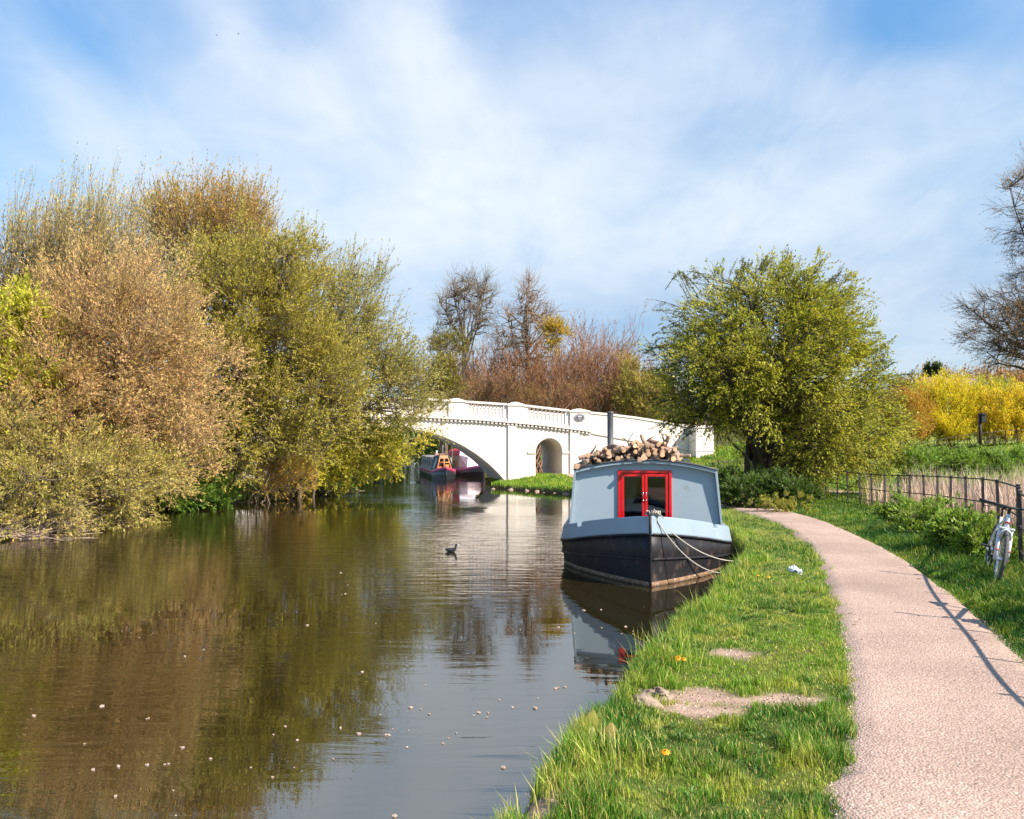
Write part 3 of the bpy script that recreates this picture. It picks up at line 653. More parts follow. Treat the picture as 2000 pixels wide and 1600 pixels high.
# ---------------------------------------------------------------- bridge
def build_bridge():
    bz = lambda px, py: bridge_sz(px, py)
    mir = lambda s: 2 * S_MID - s
    def profile(pts):
        a = sorted([bz(*p) for p in pts]); s = np.array([p[0] for p in a]); z = np.array([p[1] for p in a])
        return lambda q: float(np.interp(q if q >= S_MID else mir(q), s, z))
    coping = profile([(765, 774.5), (820, 776), (879, 780), (950, 784.5), (1020, 789), (1113, 799.5), (1182, 806), (1240, 813), (1290, 821), (1345, 830), (1379, 835)])
    string = profile([(765, 816), (820, 817), (879, 820), (935, 822.5), (992, 827), (1050, 832), (1114, 840), (1153, 845), (1182, 850.5), (1270, 866), (1345, 878), (1379, 882)])
    T = 4.3                     # carriageway width
    root = empty('stone_bridge', (BO[0], BO[1], 0), (0, 0, BA), label='white painted stone arch bridge with balustrades crossing the canal', category='bridge')
    s_end = bz(1345, 850)[0]; s_end2 = bz(1379, 850)[0]; sl_end = mir(s_end)
    # main arch circle from measured points
    (sa, za), (sb, zb) = bz(978, 930), bz(865, 853)
    da, db = sa - S_MID, sb - S_MID
    zc = (da * da + za * za - db * db - zb * zb) / (2 * (za - zb)); Rm = math.hypot(da, za - zc)
    j0, j1 = bz(1046, 880)[0], bz(1098, 880)[0]; zs = bz(1071, 884)[1]; rs = (j1 - j0) / 2; sc_ = (j0 + j1) / 2
    jm0, jm1 = mir(j1), mir(j0)
    zfloor = -.9
    half = math.sqrt(Rm ** 2 - (zfloor - zc) ** 2) if abs(zfloor - zc) < Rm else Rm
    def under(s):
        if abs(s - S_MID) < half - 1e-6: return zc + math.sqrt(Rm ** 2 - (s - S_MID) ** 2)
        for a, b in ((j0, j1), (jm0, jm1)):
            if a - 1e-6 < s < b + 1e-6: return zs + math.sqrt(max(rs ** 2 - (s - (a + b) / 2) ** 2, 0))
        return None
    ss = set(np.round(np.arange(sl_end, s_end, .35), 4))
    ss |= {round(v, 5) for v in S_MID - half * np.cos(np.linspace(0, math.pi, 50))}
    for a, b in ((j0, j1), (jm0, jm1)): ss |= {round((a + b) / 2 - rs * math.cos(v), 5) for v in np.linspace(0, math.pi, 17)}
    ss = sorted(ss | {s_end}); m = NM()
    def wallstrip(m, y0, y1, zlo, zhi, arch=True):
        for a, b in zip(ss[:-1], ss[1:]):
            if b - a < 1e-4: continue
            mid = (a + b) / 2; u = under(mid) if arch else None
            if u is None: za_ = zb_ = None
            else:
                e = 1e-5; za_ = under(a + e) if under(a + e) is not None else zlo(a); zb_ = under(b - e) if under(b - e) is not None else zlo(b)
            la, lb = (za_, zb_) if u is not None else (zlo(a), zlo(b)); ha, hb = zhi(a), zhi(b)
            V = [(a, y0, la), (b, y0, lb), (b, y0, hb), (a, y0, ha), (a, y1, la), (b, y1, lb), (b, y1, hb), (a, y1, ha)]
            Fq = [(0, 1, 2, 3), (5, 4, 7, 6), (3, 2, 6, 7)]
            if u is not None: Fq.append((0, 4, 5, 1))
            m.add(V, Fq)
        if arch:
            for e_, sgn in ((j0, -1), (j1, 1), (jm0, -1), (jm1, 1)):
                m.add([(e_, y0, -.9), (e_, y1, -.9), (e_, y1, zs), (e_, y0, zs)], [(0, 1, 2, 3)])
        for e_ in (ss[0], ss[-1]):
            m.add([(e_, y0, zlo(e_)), (e_, y1, zlo(e_)), (e_, y1, zhi(e_)), (e_, y0, zhi(e_))], [(0, 1, 2, 3)])
    wallstrip(m, 0, T, lambda s: -.9, lambda s: string(s) - .02)
    m.build('arch_wall', M['stone_white'], root)
    # carriageway on top
    m = NM()
    for a, b in zip(ss[:-1], ss[1:]):
        m.add([(a, .3, string(a) + .12), (b, .3, string(b) + .12), (b, T - .3, string(b) + .12), (a, T - .3, string(a) + .12)], [(0, 1, 2, 3)])
    m.build('roadway', M['road'], root)
    # string course (moulding) under the parapet
    e_d = bz(1153, 845)[0]
    def band(m, s0, s1, y0, y1, f0, f1, n=None):
        n = n or max(2, int((s1 - s0) / .5)); q = np.linspace(s0, s1, n + 1); V = []
        for s in q: V += [(s, y0, f0(s)), (s, y0, f1(s)), (s, y1, f1(s)), (s, y1, f0(s))]
        Fq = [(4 * i + k, 4 * (i + 1) + k, 4 * (i + 1) + (k + 1) % 4, 4 * i + (k + 1) % 4) for i in range(n) for k in range(4)]
        Fq += [(0, 1, 2, 3), (4 * n + 3, 4 * n + 2, 4 * n + 1, 4 * n)]
        m.add(V, Fq)
    m = NM()
    band(m, mir(e_d), e_d, -.17, .02, lambda s: string(s) + .03, lambda s: string(s) + .11)
    band(m, mir(e_d) + .01, e_d - .01, -.05, .02, lambda s: string(s) - .13, lambda s: string(s) - .085)
    band(m, e_d + .02, s_end, -.06, .02, lambda s: string(s) - .05, lambda s: string(s) + .01)
    band(m, mir(s_end), mir(e_d) - .02, -.06, .02, lambda s: string(s) - .05, lambda s: string(s) + .01)
    band(m, mir(e_d), e_d, T - .02, T + .17, lambda s: string(s) + .03, lambda s: string(s) + .11)
    m.build('string_course', M['stone_white'], root)
    dm = NM(); box(dm, -.055, .055, -.125, .0, -.085, .028); dme = dm.mesh('dentil'); dme.materials.append(M['stone_white'])
    s = mir(e_d) + .12
    while s < e_d - .05: link('dentil', dme, root, (s, .0, string(s))); s += .215
    # parapet: piers, plinth, coping, balusters
    P1 = (bz(876, 800)[0], bz(906, 800)[0]); P2 = (bz(992, 800)[0], bz(1022, 800)[0]); P3 = (bz(1113, 810)[0], bz(1150, 810)[0])
    piers = [P1, P2, P3] + [(mir(b), mir(a)) for a, b in (P1, P2, P3)]; piers.sort()
    for a, b in piers:
        m = NM(); c = (a + b) / 2; zt = coping(c) + .05; zb_ = string(c) + .11
        box(m, a, b, -.08, .34, zb_, zt - .17); z0 = zt - .17
        box(m, a - .05, b + .05, -.13, .39, z0, z0 + .09)
        # low pitched cap
        h = .11; zz = z0 + .09; V = [(a - .03, -.11, zz), (b + .03, -.11, zz), (b + .03, .37, zz), (a - .03, .37, zz), (c - .1, .08, zz + h), (c + .1, .08, zz + h), (c + .1, .18, zz + h), (c - .1, .18, zz + h)]
        m.add(V, [(0, 1, 5, 4), (1, 2, 6, 5), (2, 3, 7, 6), (3, 0, 4, 7), (4, 5, 6, 7)])
        m.build('pier', M['stone_white'], root)
    bal = NM(); lathe(bal, [(.075, 0), (.075, .05), (.045, .07), (.05, .10), (.085, .20), (.080, .27), (.045, .40), (.038, .47), (.06, .50), (.07, .53), (.07, .58)], 9)
    bme = bal.mesh('baluster'); bme.materials.append(M['stone_white'])
    bounds = [(sorted(piers)[i][1], sorted(piers)[i + 1][0]) for i in range(5)]
    spans = []
    for a, b in bounds:
        if b - a > 4: c = (a + b) / 2; spans += [(a, c - .3), (c + .3, b)]; piers_mid = c
        else: spans.append((a, b))
    plin, cop, wall = NM(), NM(), NM()
    c = piers_mid; band(wall, c - .3, c + .3, .02, .26, lambda s: string(s) + .11, lambda s: coping(s) - .13)
    for a, b in spans:
        i0, i1 = a + .26, b - .26
        band(plin, a, b, .0, .28, lambda s: string(s) + .11, lambda s: string(s) + .25)
        band(wall, a, i0, .02, .26, lambda s: string(s) + .25, lambda s: coping(s) - .13)
        band(wall, i1, b, .02, .26, lambda s: string(s) + .25, lambda s: coping(s) - .13)
        n = 9; q = np.linspace(i0 + .13, i1 - .13, n)
        for s in q:
            hh = coping(s) - .13 - (string(s) + .25)
            o = link('baluster', bme, root, (s, .14, string(s) + .25)); o.scale = (1, 1, hh / .58)
    for a, b in bounds: band(cop, a + .051, b - .051, -.04, .32, lambda s: coping(s) - .13, lambda s: coping(s) - .02)
    for a, b in ((P3[1], s_end), (mir(s_end), mir(P3[1]))):
        band(wall, a, b, .0, .28, lambda s: string(s) + .01, lambda s: coping(s) - .13)
        if a < S_MID: band(cop, a, b - .051, -.05, .33, lambda s: coping(s) - .13, lambda s: coping(s) - .02)
        else: band(cop, a + .051, b, -.05, .33, lambda s: coping(s) - .13, lambda s: coping(s) - .02)
    # far parapet
    band(wall, mir(s_end), s_end, T - .28, T, lambda s: string(s) - .02, lambda s: coping(s) - .13)
    band(cop, mir(s_end), s_end, T - .33, T + .05, lambda s: coping(s) - .13, lambda s: coping(s) - .02)
    plin.build('plinth', M['stone_white'], root); cop.build('coping', M['stone_white'], root); wall.build('parapet_wall', M['stone_white'], root)
    # pilasters that frame the side arches
    m = NM()
    for a, b in ((bz(992, 880)[0], bz(1008, 880)[0]), (bz(1113, 880)[0], bz(1131, 880)[0])):
        for (u, v) in ((a, b), (mir(b), mir(a))): band(m, u, v, -.09, .005, lambda s: -.9, lambda s: string(s) - .132, 1)
    m.build('pilaster', M['stone_white'], root)
    # impost bands and the rounded hood of the side arches
    for a, b in ((j0, j1), (jm0, jm1)):
        m = NM()
        band(m, a - .42, a - .004, -.055, .1, lambda s: zs - .05, lambda s: zs + .05, 1); band(m, b + .004, b + .42, -.055, .1, lambda s: zs - .05, lambda s: zs + .05, 1)
        c = (a + b) / 2; th = np.linspace(0, math.pi, 21)
        V = []
        for r0, yy in ((rs + .004, -.035), (rs + .14, -.035), (rs + .14, .01), (rs + .004, .01)): V += [(c - r0 * math.cos(u), yy, zs + .052 + r0 * math.sin(u) * .985) for u in th]
        n = 21; m.add(V, [(k * n + i, k * n + i + 1, ((k + 1) % 4) * n + i + 1, ((k + 1) % 4) * n + i) for k in range(4) for i in range(n - 1)])
        m.build('arch_hood', M['stone_white'], root)
    m = NM(); th = np.linspace(-.93, .93, 61); n = 61; V = []
    al = math.asin(min(.99, half / Rm)) * .99
    th = np.linspace(-al, al, n)
    for r0, yy in ((Rm + .003, -.04), (Rm + .09, -.04), (Rm + .09, .01), (Rm + .003, .01)): V += [(S_MID + r0 * math.sin(u), yy, zc + r0 * math.cos(u)) for u in th]
    m.add(V, [(k * n + i, k * n + i + 1, ((k + 1) % 4) * n + i + 1, ((k + 1) % 4) * n + i) for k in range(4) for i in range(n - 1)])
    m.build('arch_ring', M['stone_white'], root)
    # end blocks, standing forward of the wall
    for (a, b) in ((s_end + .002, s_end2), (mir(s_end2), mir(s_end) - .002)):
        m = NM(); c = (a + b) / 2; zt = coping(c) + .02
        box(m, a, b, -.95, T + .4, -.4, zt - .14); box(m, a - .04, b + .04, -1.0, T + .45, zt - .14, zt)
        box(m, a - .03, b + .03, -.98, T + .43, string(c) - .04, string(c) + .03)
        m.build('end_block', M['stone_white'], root)
    # oval plaque on the right pier
    s0, z0 = bz(1131, 816); pl = NM(); th = np.linspace(0, 2 * math.pi, 33)[:-1]
    def oval(m, rx, rz, y0, y1, col):
        V = [(s0 + rx * math.cos(a), y, z0 + rz * math.sin(a)) for y in (y0, y1) for a in th]; n = 32
        m.add(V, [tuple(range(n)), tuple(range(2 * n - 1, n - 1, -1))] + [(i, i + n, (i + 1) % n + n, (i + 1) % n) for i in range(n)], col)
    K_ = (.03, .03, .035); W_ = (.7, .7, .7)
    oval(pl, .30, .215, -.12, -.081, (.30, .29, .3)); oval(pl, .275, .19, -.126, -.121, W_); oval(pl, .265, .18, -.131, -.127, K_)
    oval(pl, .215, .135, -.135, -.132, W_); oval(pl, .205, .125, -.139, -.136, K_)
    po = pl.build('plaque', M['col'], root, label='black oval plaque with a pale rim and small emblem')
    em = NM(); y = -.142
    def poly(pts, col=W_): em.add([(s0 + a, y, z0 + b) for a, b in pts] + [(s0 + a, y + .002, z0 + b) for a, b in pts], [tuple(range(len(pts)))], col)
    poly([(-.12, .09), (-.10, .03), (-.05, .055), (0, .03), (.05, .055), (.10, .03), (.12, .09), (.06, .075), (0, .1), (-.06, .075)])
    poly([(-.11, .01), (.11, .01), (.13, -.045), (.085, -.04), (.07, -.015), (-.07, -.015), (-.085, -.04), (-.13, -.045)], (.35, .37, .36))
    poly([(-.08, -.05), (.08, -.05), (.06, -.09), (-.06, -.09)], (.45, .47, .46))
    for i in range(26):
        a = 2 * math.pi * (i + .5) / 26; cx, cz = .24 * math.cos(a), .158 * math.sin(a)
        if i % 7 == 3: continue
        poly([(cx - .009, cz - .011), (cx + .009, cz - .011), (cx + .007, cz + .011), (cx - .007, cz + .011)], (.62, .62, .62))
    em.build('emblem', M['col'], po)
    return root
BRIDGE = build_bridge()
# stone edging of the spit beside the bridge
def edging():
    r = np.random.default_rng(21)
    pts = smooth_curve([(-.9, 40.2), (.5, 38.1), (2.6, 35.3), (4.0, 33.2), (5.0, 30.6)], 22)
    base = []
    for v in range(4):
        m = NM(); rr = np.random.default_rng(v + 60); V = []; ellipsoid(m, (0, 0, 0), (.20, .13, .085), 8, 5); m.V[0] = (m.V[0] + rr.normal(0, .018, m.V[0].shape)).astype(np.float32)
        me = m.mesh('edging_stone'); me.materials.append(M['soil']); base.append(me)
    g = NM()
    for i, p in enumerate(pts):
        o = link('edging_stone', base[i % 4], None, (p[0] + r.normal(0, .25), p[1] + r.normal(0, .14), r.uniform(-.07, .02)), (r.normal(0, .1), r.normal(0, .1), r.uniform(-3, 3)),
             label='rough grey stone set in the water edge of the grassy spit by the bridge', category='stone', group='stones edging the spit by the bridge'); o.scale = [r.uniform(.4, 1.2)] * 3
edging()
# ---------------------------------------------------------------- the moored wide boat
BOAT_O = np.array([2.04, 12.15]); BOAT_YAW = -math.atan2(.27, 2.1)
LB = 13.0
def hullfun(W, L, top0, top1, hb, bow, keelrake=.14):
    ys = np.array([0, .06, .16, .32, .52, .76, 1.0]) * bow; ws = np.array([.012, .105, .255, .45, .66, .865, .985]) * W; wl = np.array([.010, .075, .20, .38, .58, .79, .94]) * W
    zt = np.array([1, .96, .87, .72, .52, .26, .08]) * (top0 - top1) + top1
    g = lambda a: (lambda y: np.interp(y, np.concatenate([ys, [bow * 1.25, L - .5, L]]), a))
    wt = g(np.concatenate([ws, [W, W, W * .9]])); ww = g(np.concatenate([wl, [W * .97, W * .97, W * .85]])); zf = g(np.concatenate([zt, [top1] * 3]))
    st = np.concatenate([np.linspace(0, bow * 1.25, 26), np.linspace(bow * 1.25, L, 12)[1:]])
    return wt, ww, zf, st
def ringmesh(m, st, ring, close=True, col=(1, 1, 1), mat=0, smooth=True, endcap=True):
    V = []; n = None
    for y in st:
        pts = ring(y); n = len(pts); V += [(p[0], y + (p[2] if len(p) > 2 else 0), p[1]) for p in pts]
    Fq = [(i * n + k, i * n + (k + 1) % n, (i + 1) * n + (k + 1) % n, (i + 1) * n + k) for i in range(len(st) - 1) for k in range(n if close else n - 1)]
    if endcap: Fq += [tuple(range(n))[::-1], tuple((len(st) - 1) * n + k for k in range(n))]
    m.add(V, Fq, col, mat, smooth)
def big_boat():
    root = empty('moored_boat', (BOAT_O[0], BOAT_O[1], 0), (0, 0, BOAT_YAW), label='broad blue and black canal boat with red doors moored at the grass bank', category='boat')
    W, bow = 1.49, 2.3
    wt, ww, zf, st = hullfun(W, LB, 1.06, .67, 0, bow)
    zb = lambda y: zf(y) - .27
    rake = lambda z, y: .10 * (1 - z / 1.0) * max(0, 1 - y / 1.2)
    # black hull, one smooth shell
    m = NM(); V = []; n = 0
    def sec(y):
        a, b, z = wt(y), ww(y), zb(y); h = []
        for f in (-.35, -.02, .0, .035, .30, .62, 1.0):
            zz = f * z if f > 0.05 else (f if f < .03 else .05)
            k = np.clip(zz / z, 0, 1); x = b + (a - b) * k ** .8 if zz >= 0 else b * (1 + zz * .5)
            h.append((x, zz, rake(zz, y)))
        return h
    def ring(y): h = sec(y); return [(x, z, d) for x, z, d in h[::-1]] + [(-x, z, d) for x, z, d in h]
    ringmesh(m, st, ring, True); m.build('hull', M['hull_black'], root)
    # rusty line at the water
    m = NM()
    for sg in (1, -1):
        def rr(y):
            b = ww(y) ; d = rake(0, y); a = wt(y)
            f = lambda z: b + (a - b) * (z / zb(y)) ** .8 if z > 0 else b
            return [(sg * (f(0) + .004), -.03, d), (sg * (f(.03) + .012), .03, d), (sg * (f(.065) + .009), .07, d), (sg * (f(.065) - .01), .07, d)]
        ringmesh(m, st, rr, True)
    m.build('waterline_band', M['rust'], root)
    # rubbing strake and the rounded bead under the blue band
    for nm_, fz, rad in (('rubbing_strake', .52, .020), ('gunwale_bead', .985, .020)):
        m = NM()
        for sg in (1, -1):
            pts = []
            for y in st:
                z = zb(y) * fz if fz < .9 else zb(y) - .005; k = z / zb(y); pts.append((sg * (ww(y) + (wt(y) - ww(y)) * k ** .8 + .008), y + rake(z, y), z))
            tube(m, pts, rad, 6)
        m.build(nm_, M['hull_black'], root)
    # blue bulwark: one piece each side, with the small step the photo shows
    for sg in (1, -1):
        m = NM()
        yst = sorted(set(list(st) + [1.42, 1.44, 1.56, 1.58]))
        def rr(y):
            top = zf(y) - (.07 if 1.43 < y < 1.57 else 0); a = wt(y); zz = zb(y); ins = min(.05, a * .5); ti = min(.04, a * .6)
            return [(sg * a, zz), (sg * (a + .006), zz + .03), (sg * (a - ins * .8), top - .012), (sg * (a - ins), top), (sg * (a - ins - ti), top), (sg * (a - ti - .01), zz)]
        ringmesh(m, yst, rr, True, smooth=False); m.build('bulwark', M['band_blue'], root, label='port blue bulwark' if sg < 0 else 'starboard blue bulwark')
    m = NM(); tube(m, [(0, -.012, 1.07), (0, -.006, .8), (0, .05, .4), (0, .095, -.05)], .022, 6); m.build('stem_post', M['hull_black'], root)
    # decks
    m = NM(); ringmesh(m, st[st <= .95], lambda y: [(max(wt(y) - .06, .004), zf(y) - .09), (-max(wt(y) - .06, .004), zf(y) - .09), (-max(wt(y) - .06, .004), zf(y) - .12), (max(wt(y) - .06, .004), zf(y) - .12)], True)
    m.build('foredeck', M['band_blue'], root)
    m = NM(); ringmesh(m, np.linspace(.6, LB - .1, 20), lambda y: [(wt(y) - .08, .36), (-wt(y) + .08, .36), (-wt(y) + .08, .3), (wt(y) - .08, .3)], True); m.build('deck', M['dark_metal'], root)
    y0, yc, y1 = 2.20, 2.30, LB - 1.5
    m = NM()
    for sg in (1, -1): ringmesh(m, np.linspace(yc, LB - .2, 12), lambda y: [(sg * 1.29, .655), (sg * (W - .045), .655), (sg * (W - .045), .62), (sg * 1.29, .62)], True, smooth=False)
    m.build('side_deck', M['band_blue'], root)
    # cabin shell
    RW, BWd, ZE, ZC, ZB = 1.235, 1.335, 1.665, 1.835, .60
    def arc(w, ze, zc, n=13): return [(w * math.cos(math.pi * k / (n - 1)), ze + (zc - ze) * math.sin(math.pi * k / (n - 1)) ** 1.0 if 0 < k < n - 1 else ze) for k in range(n)]
    def roof_z(x): return ZE + (ZC - ZE) * (1 - (x / RW) ** 2)
    xs_ = np.linspace(RW, -RW, 15)
    outer = [(BWd, ZB)] + [(x, roof_z(x)) for x in xs_] + [(-BWd, ZB)]
    inner = [(-BWd + .035, ZB)] + [(x * .972, roof_z(x) - .045) for x in xs_[::-1]] + [(BWd - .035, ZB)]
    m = NM(); V = []
    prof = outer + inner; n = len(prof); no = len(outer)
    for y in (y0, y1): V += [(x, y + (.06 * (1 - (z - ZB) / (ZE - ZB)) if y == y0 and z < ZE - .05 else 0), z) for x, z in prof]
    Fq = [(k, (k + 1) % n, n + (k + 1) % n, n + k) for k in range(n)]
    Fq += [(k, k + 1, n - 2 - k, n - 1 - k) for k in range(no - 1)] + [(n + k, n + k + 1, 2 * n - 2 - k, 2 * n - 1 - k) for k in range(no - 1)]
    m.add(V, Fq); m.build('cabin', M['boat_blue'], root)
    # thin dark lip round the front of the roof
    m = NM(); tube(m, [(x, y0 - .005, roof_z(x) + .012) for x in xs_], .018, 6); tube(m, [(BWd * .0 + RW, y0, ZE + .01), (RW, y1, ZE + .01)], .018, 6); tube(m, [(-RW, y0, ZE + .01), (-RW, y1, ZE + .01)], .018, 6)
    m.build('roof_trim', M['dark_metal'], root)
    # front bulkhead with a doorway, back bulkhead
    DX0, DX1, DZ = -.472, .462, 1.665
    f = lambda x: roof_z(x) - .04
    m = NM(); yy = yc
    def slab(xa, xb, zlo, y, th=.04):
        q = np.linspace(xa, xb, 7); V = []
        for x in q: V += [(x, y, zlo), (x, y, f(x)), (x, y + th, f(x)), (x, y + th, zlo)]
        m.add(V, [(4 * i + k, 4 * i + 4 + k, 4 * i + 4 + (k + 1) % 4, 4 * i + (k + 1) % 4) for i in range(6) for k in range(4)] + [(0, 1, 2, 3), (27, 26, 25, 24)])
    e = 1.205
    for sg in (-1, 1):
        xa, xb = (-e, DX0) if sg < 0 else (DX1, e); slab(xa, xb, .33, yy)
        m.add([(sg * e, yy, .33), (sg * 1.30, yy, .5), (sg * 1.30, yy, .62), (sg * e, yy, f(e))], [(0, 1, 2, 3)])
    slab(DX0, DX1, DZ, yy); m.build('front_bulkhead', M['boat_blue'], root)
    m = NM(); slab(-e, e, .33, y1 - .06); m.build('rear_bulkhead', M['boat_blue'], root)
    # red frame and the pair of glazed doors
    m = NM(); fy0, fy1 = yy - .035, yy + .05; fw = .05
    box(m, DX0, DX0 + fw, fy0, fy1, .40, DZ, b=.006); box(m, DX1 - fw, DX1, fy0, fy1, .40, DZ, b=.006); box(m, DX0 + fw + .001, DX1 - fw - .001, fy0 + .002, fy1, DZ - fw, DZ, b=.006)
    m.build('door_frame', M['red'], root)
    cx = (DX0 + DX1) / 2
    for a, b, hs in ((DX0 + fw + .004, cx - .004, 1), (cx + .004, DX1 - fw - .004, -1)):
        m = NM(); dw = .055; dt = DZ - fw - .005; dy0, dy1 = yy - .024, yy + .012
        sw = .030 if True else dw
        lw, rw = (.055, .045) if hs > 0 else (.045, .055)
        box(m, a, a + lw, dy0, dy1, .42, dt, b=.006); box(m, b - rw, b, dy0, dy1, .42, dt, b=.006)
        box(m, a + lw + .001, b - rw - .001, dy0 + .003, dy1, dt - .06, dt, b=.006); box(m, a + lw + .001, b - rw - .001, dy0 + .003, dy1, .42, .58, b=.006)
        d = m.build('door', M['red'], root, label='left red glazed cabin door' if hs > 0 else 'right red glazed cabin door')
        m = NM(); box(m, a + lw - .004, b - rw + .004, yy - .006, yy - .001, .575, dt - .055); m.build('pane', M['glass'], d)
        hx = b - rw * .5 if hs > 0 else a + lw * .5
        m = NM(); tube(m, [(hx, dy0 - .002, 1.29), (hx, dy0 - .028, 1.275), (hx, dy0 - .028, 1.19), (hx, dy0 - .002, 1.175)], .007, 6)
        tube(m, [(hx, dy0 - .001, 1.14), (hx, dy0 - .02, 1.14)], .013, 8); m.build('handle', M['chrome'], d)
    # things behind the glass: curtain, step and floor
    m = NM(); q = np.linspace(0, 1, 15); V = []
    for t_ in q:
        for z_, k in ((1.62, 1), (1.3, .8), (.9, .45)): V.append((-.42 + .36 * t_ * k, 2.62 + .03 * math.sin(t_ * 30), z_))
    m.add(V, [(3 * i + k, 3 * i + 3 + k, 3 * i + 4 + k, 3 * i + 1 + k) for i in range(14) for k in (0, 1)], (.30, .26, .20), 0, True)
    m.build('curtain', M['col'], root)
    m = NM(); box(m, -1.1, 1.1, 2.4, 5.5, .40, .42, (.12, .10, .08)); box(m, -.45, .1, 2.9, 3.5, .42, .84, (.22, .17, .13)); box(m, .12, .44, 2.75, 3.3, .42, .92, (.17, .16, .13))
    box(m, -1.2, 1.2, 5.5, 5.54, .42, 1.62, (.16, .13, .10)); m.build('cabin_interior', M['col'], root)
    # side windows
    for sg in (1, -1):
        for k in range(4):
            yw = 3.6 + k * 2.1; m = NM(); xm = (BWd + RW) / 2
            zz0, zz1 = .95, 1.38; fx = lambda z: sg * (BWd + (RW - BWd) * (z - ZB) / (ZE - ZB) + .004)
            V = []
            for (u, v) in ((0, 0), (1, 0), (1, 1), (0, 1)):
                z_ = zz0 + (zz1 - zz0) * v; V.append((fx(z_), yw + .85 * u, z_))
            Vi = [(v[0] + sg * .004, yw + .04 + .77 * u, zz0 + .04 + (zz1 - zz0 - .08) * w_) for v, (u, w_) in zip(V, ((0, 0), (1, 0), (1, 1), (0, 1)))]
            Vo = [(v[0] + sg * .012, v[1], v[2]) for v in V]
            m.add(V + Vo + [(v[0] + sg * .008, v[1], v[2]) for v in Vi], [(4 + k_, 4 + (k_ + 1) % 4, 8 + (k_ + 1) % 4, 8 + k_) for k_ in range(4)] + [(k_, (k_ + 1) % 4, 4 + (k_ + 1) % 4, 4 + k_) for k_ in range(4)])
            w = m.build('window', M['chrome'], root); m = NM(); m.add(Vi, [(0, 1, 2, 3)], (.02, .02, .02)); m.build('pane', M['black_plastic'], w)
    # flue
    m = NM(); fx, fy = -.62, 5.2
    lathe(m, [(.085, 0), (.085, .04), (.066, .05), (.066, 1.0), (.072, 1.005), (.072, 1.03), (.05, 1.035)], 16, (fx, fy, roof_z(fx) - .01)); m.build('flue', M['flue'], root)
    # T-stud on the bow
    m = NM(); tube(m, [(0.03, .13, .95), (0.03, .13, 1.09)], .022, 8); tube(m, [(-.07, .13, 1.085), (.13, .13, 1.085)], .02, 8); m.build('bow_stud', M['dark_metal'], root)
    m = NM(); box(m, 1.0, 1.05, 5.5, 8.5, roof_z(1.02) + .05, roof_z(1.02) + .08); [box(m, 1.0, 1.05, y_, y_ + .05, roof_z(1.05) - .01, roof_z(1.02) + .05) for y_ in (5.5, 7, 8.45)]
    m.build('grab_rail', M['dark_metal'], root)
    # small fittings: a weld plate on the bow and a lug on the roof edge
    m = NM(); box(m, .62, .72, 1.02, 1.07, .30, .33); box(m, -.52, -.46, .70, .76, .745, .76); m.build('hull_lug', M['rope'], root)
    # swan neck and stern gear
    m = NM(); tube(m, [(0, LB - .3, .5), (0, LB - .3, 1.1), (0, LB - .55, 1.35), (0, LB - 1.1, 1.4)], .025, 8); m.build('tiller', M['chrome'], root)
    return root, roof_z
BOAT, ROOFZ = big_boat()
BM = Matrix.Translation((BOAT_O[0], BOAT_O[1], 0)) @ Matrix.Rotation(BOAT_YAW, 4, 'Z')
bpt = lambda x, y, z: tuple(BM @ Vector((x, y, z)))

# ropes from the bow stud to the bank
def sag(a, b, s, n=16, wob=0):
    out = []
    for i in range(n):
        t = i / (n - 1); out.append((a[0] + (b[0] - a[0]) * t, a[1] + (b[1] - a[1]) * t, a[2] + (b[2] - a[2]) * t - s * 4 * t * (1 - t) + wob * math.sin(9 * t)))
    return out
a0 = bpt(.04, .10, 1.085)
m = NM(); tube(m, sag(a0, (3.50, 13.05, .27), .16, 22), .0105, 6); k = bpt(.75, .55, .66)
m.build('mooring_rope', M['rope'], label='upper of the two mooring ropes running from the bow to the bank', category='rope', group='mooring ropes at the bow')
m = NM(); tube(m, sag(a0, (3.28, 12.35, .20), .27, 22), .010, 6)
m.build('mooring_rope', M['rope'], label='lower sagging mooring rope running from the bow to the bank', category='rope', group='mooring ropes at the bow')
m = NM(); hel = []
for i in range(70):
    t = i / 69; a = t * 5.5 * 2 * math.pi; hel.append(bpt(.02 + t * .13 + .0, .13 + .035 * math.cos(a), 1.085 + .035 * math.sin(a)))
tube(m, hel, .012, 5); tube(m, [bpt(-.06, .12, 1.07), bpt(-.05, .08, 1.13), bpt(-.01, .1, 1.12), bpt(.0, .1, 1.07)], .010, 5)
tube(m, [bpt(.02, .08, 1.1), bpt(.06, .05, 1.15), bpt(.1, .07, 1.1), bpt(.16, .1, 1.06), bpt(.2, .06, 1.02)], .010, 5)
m.build('rope_coil', M['rope'], label='pale rope wound round the stud on top of the bow', category='rope')

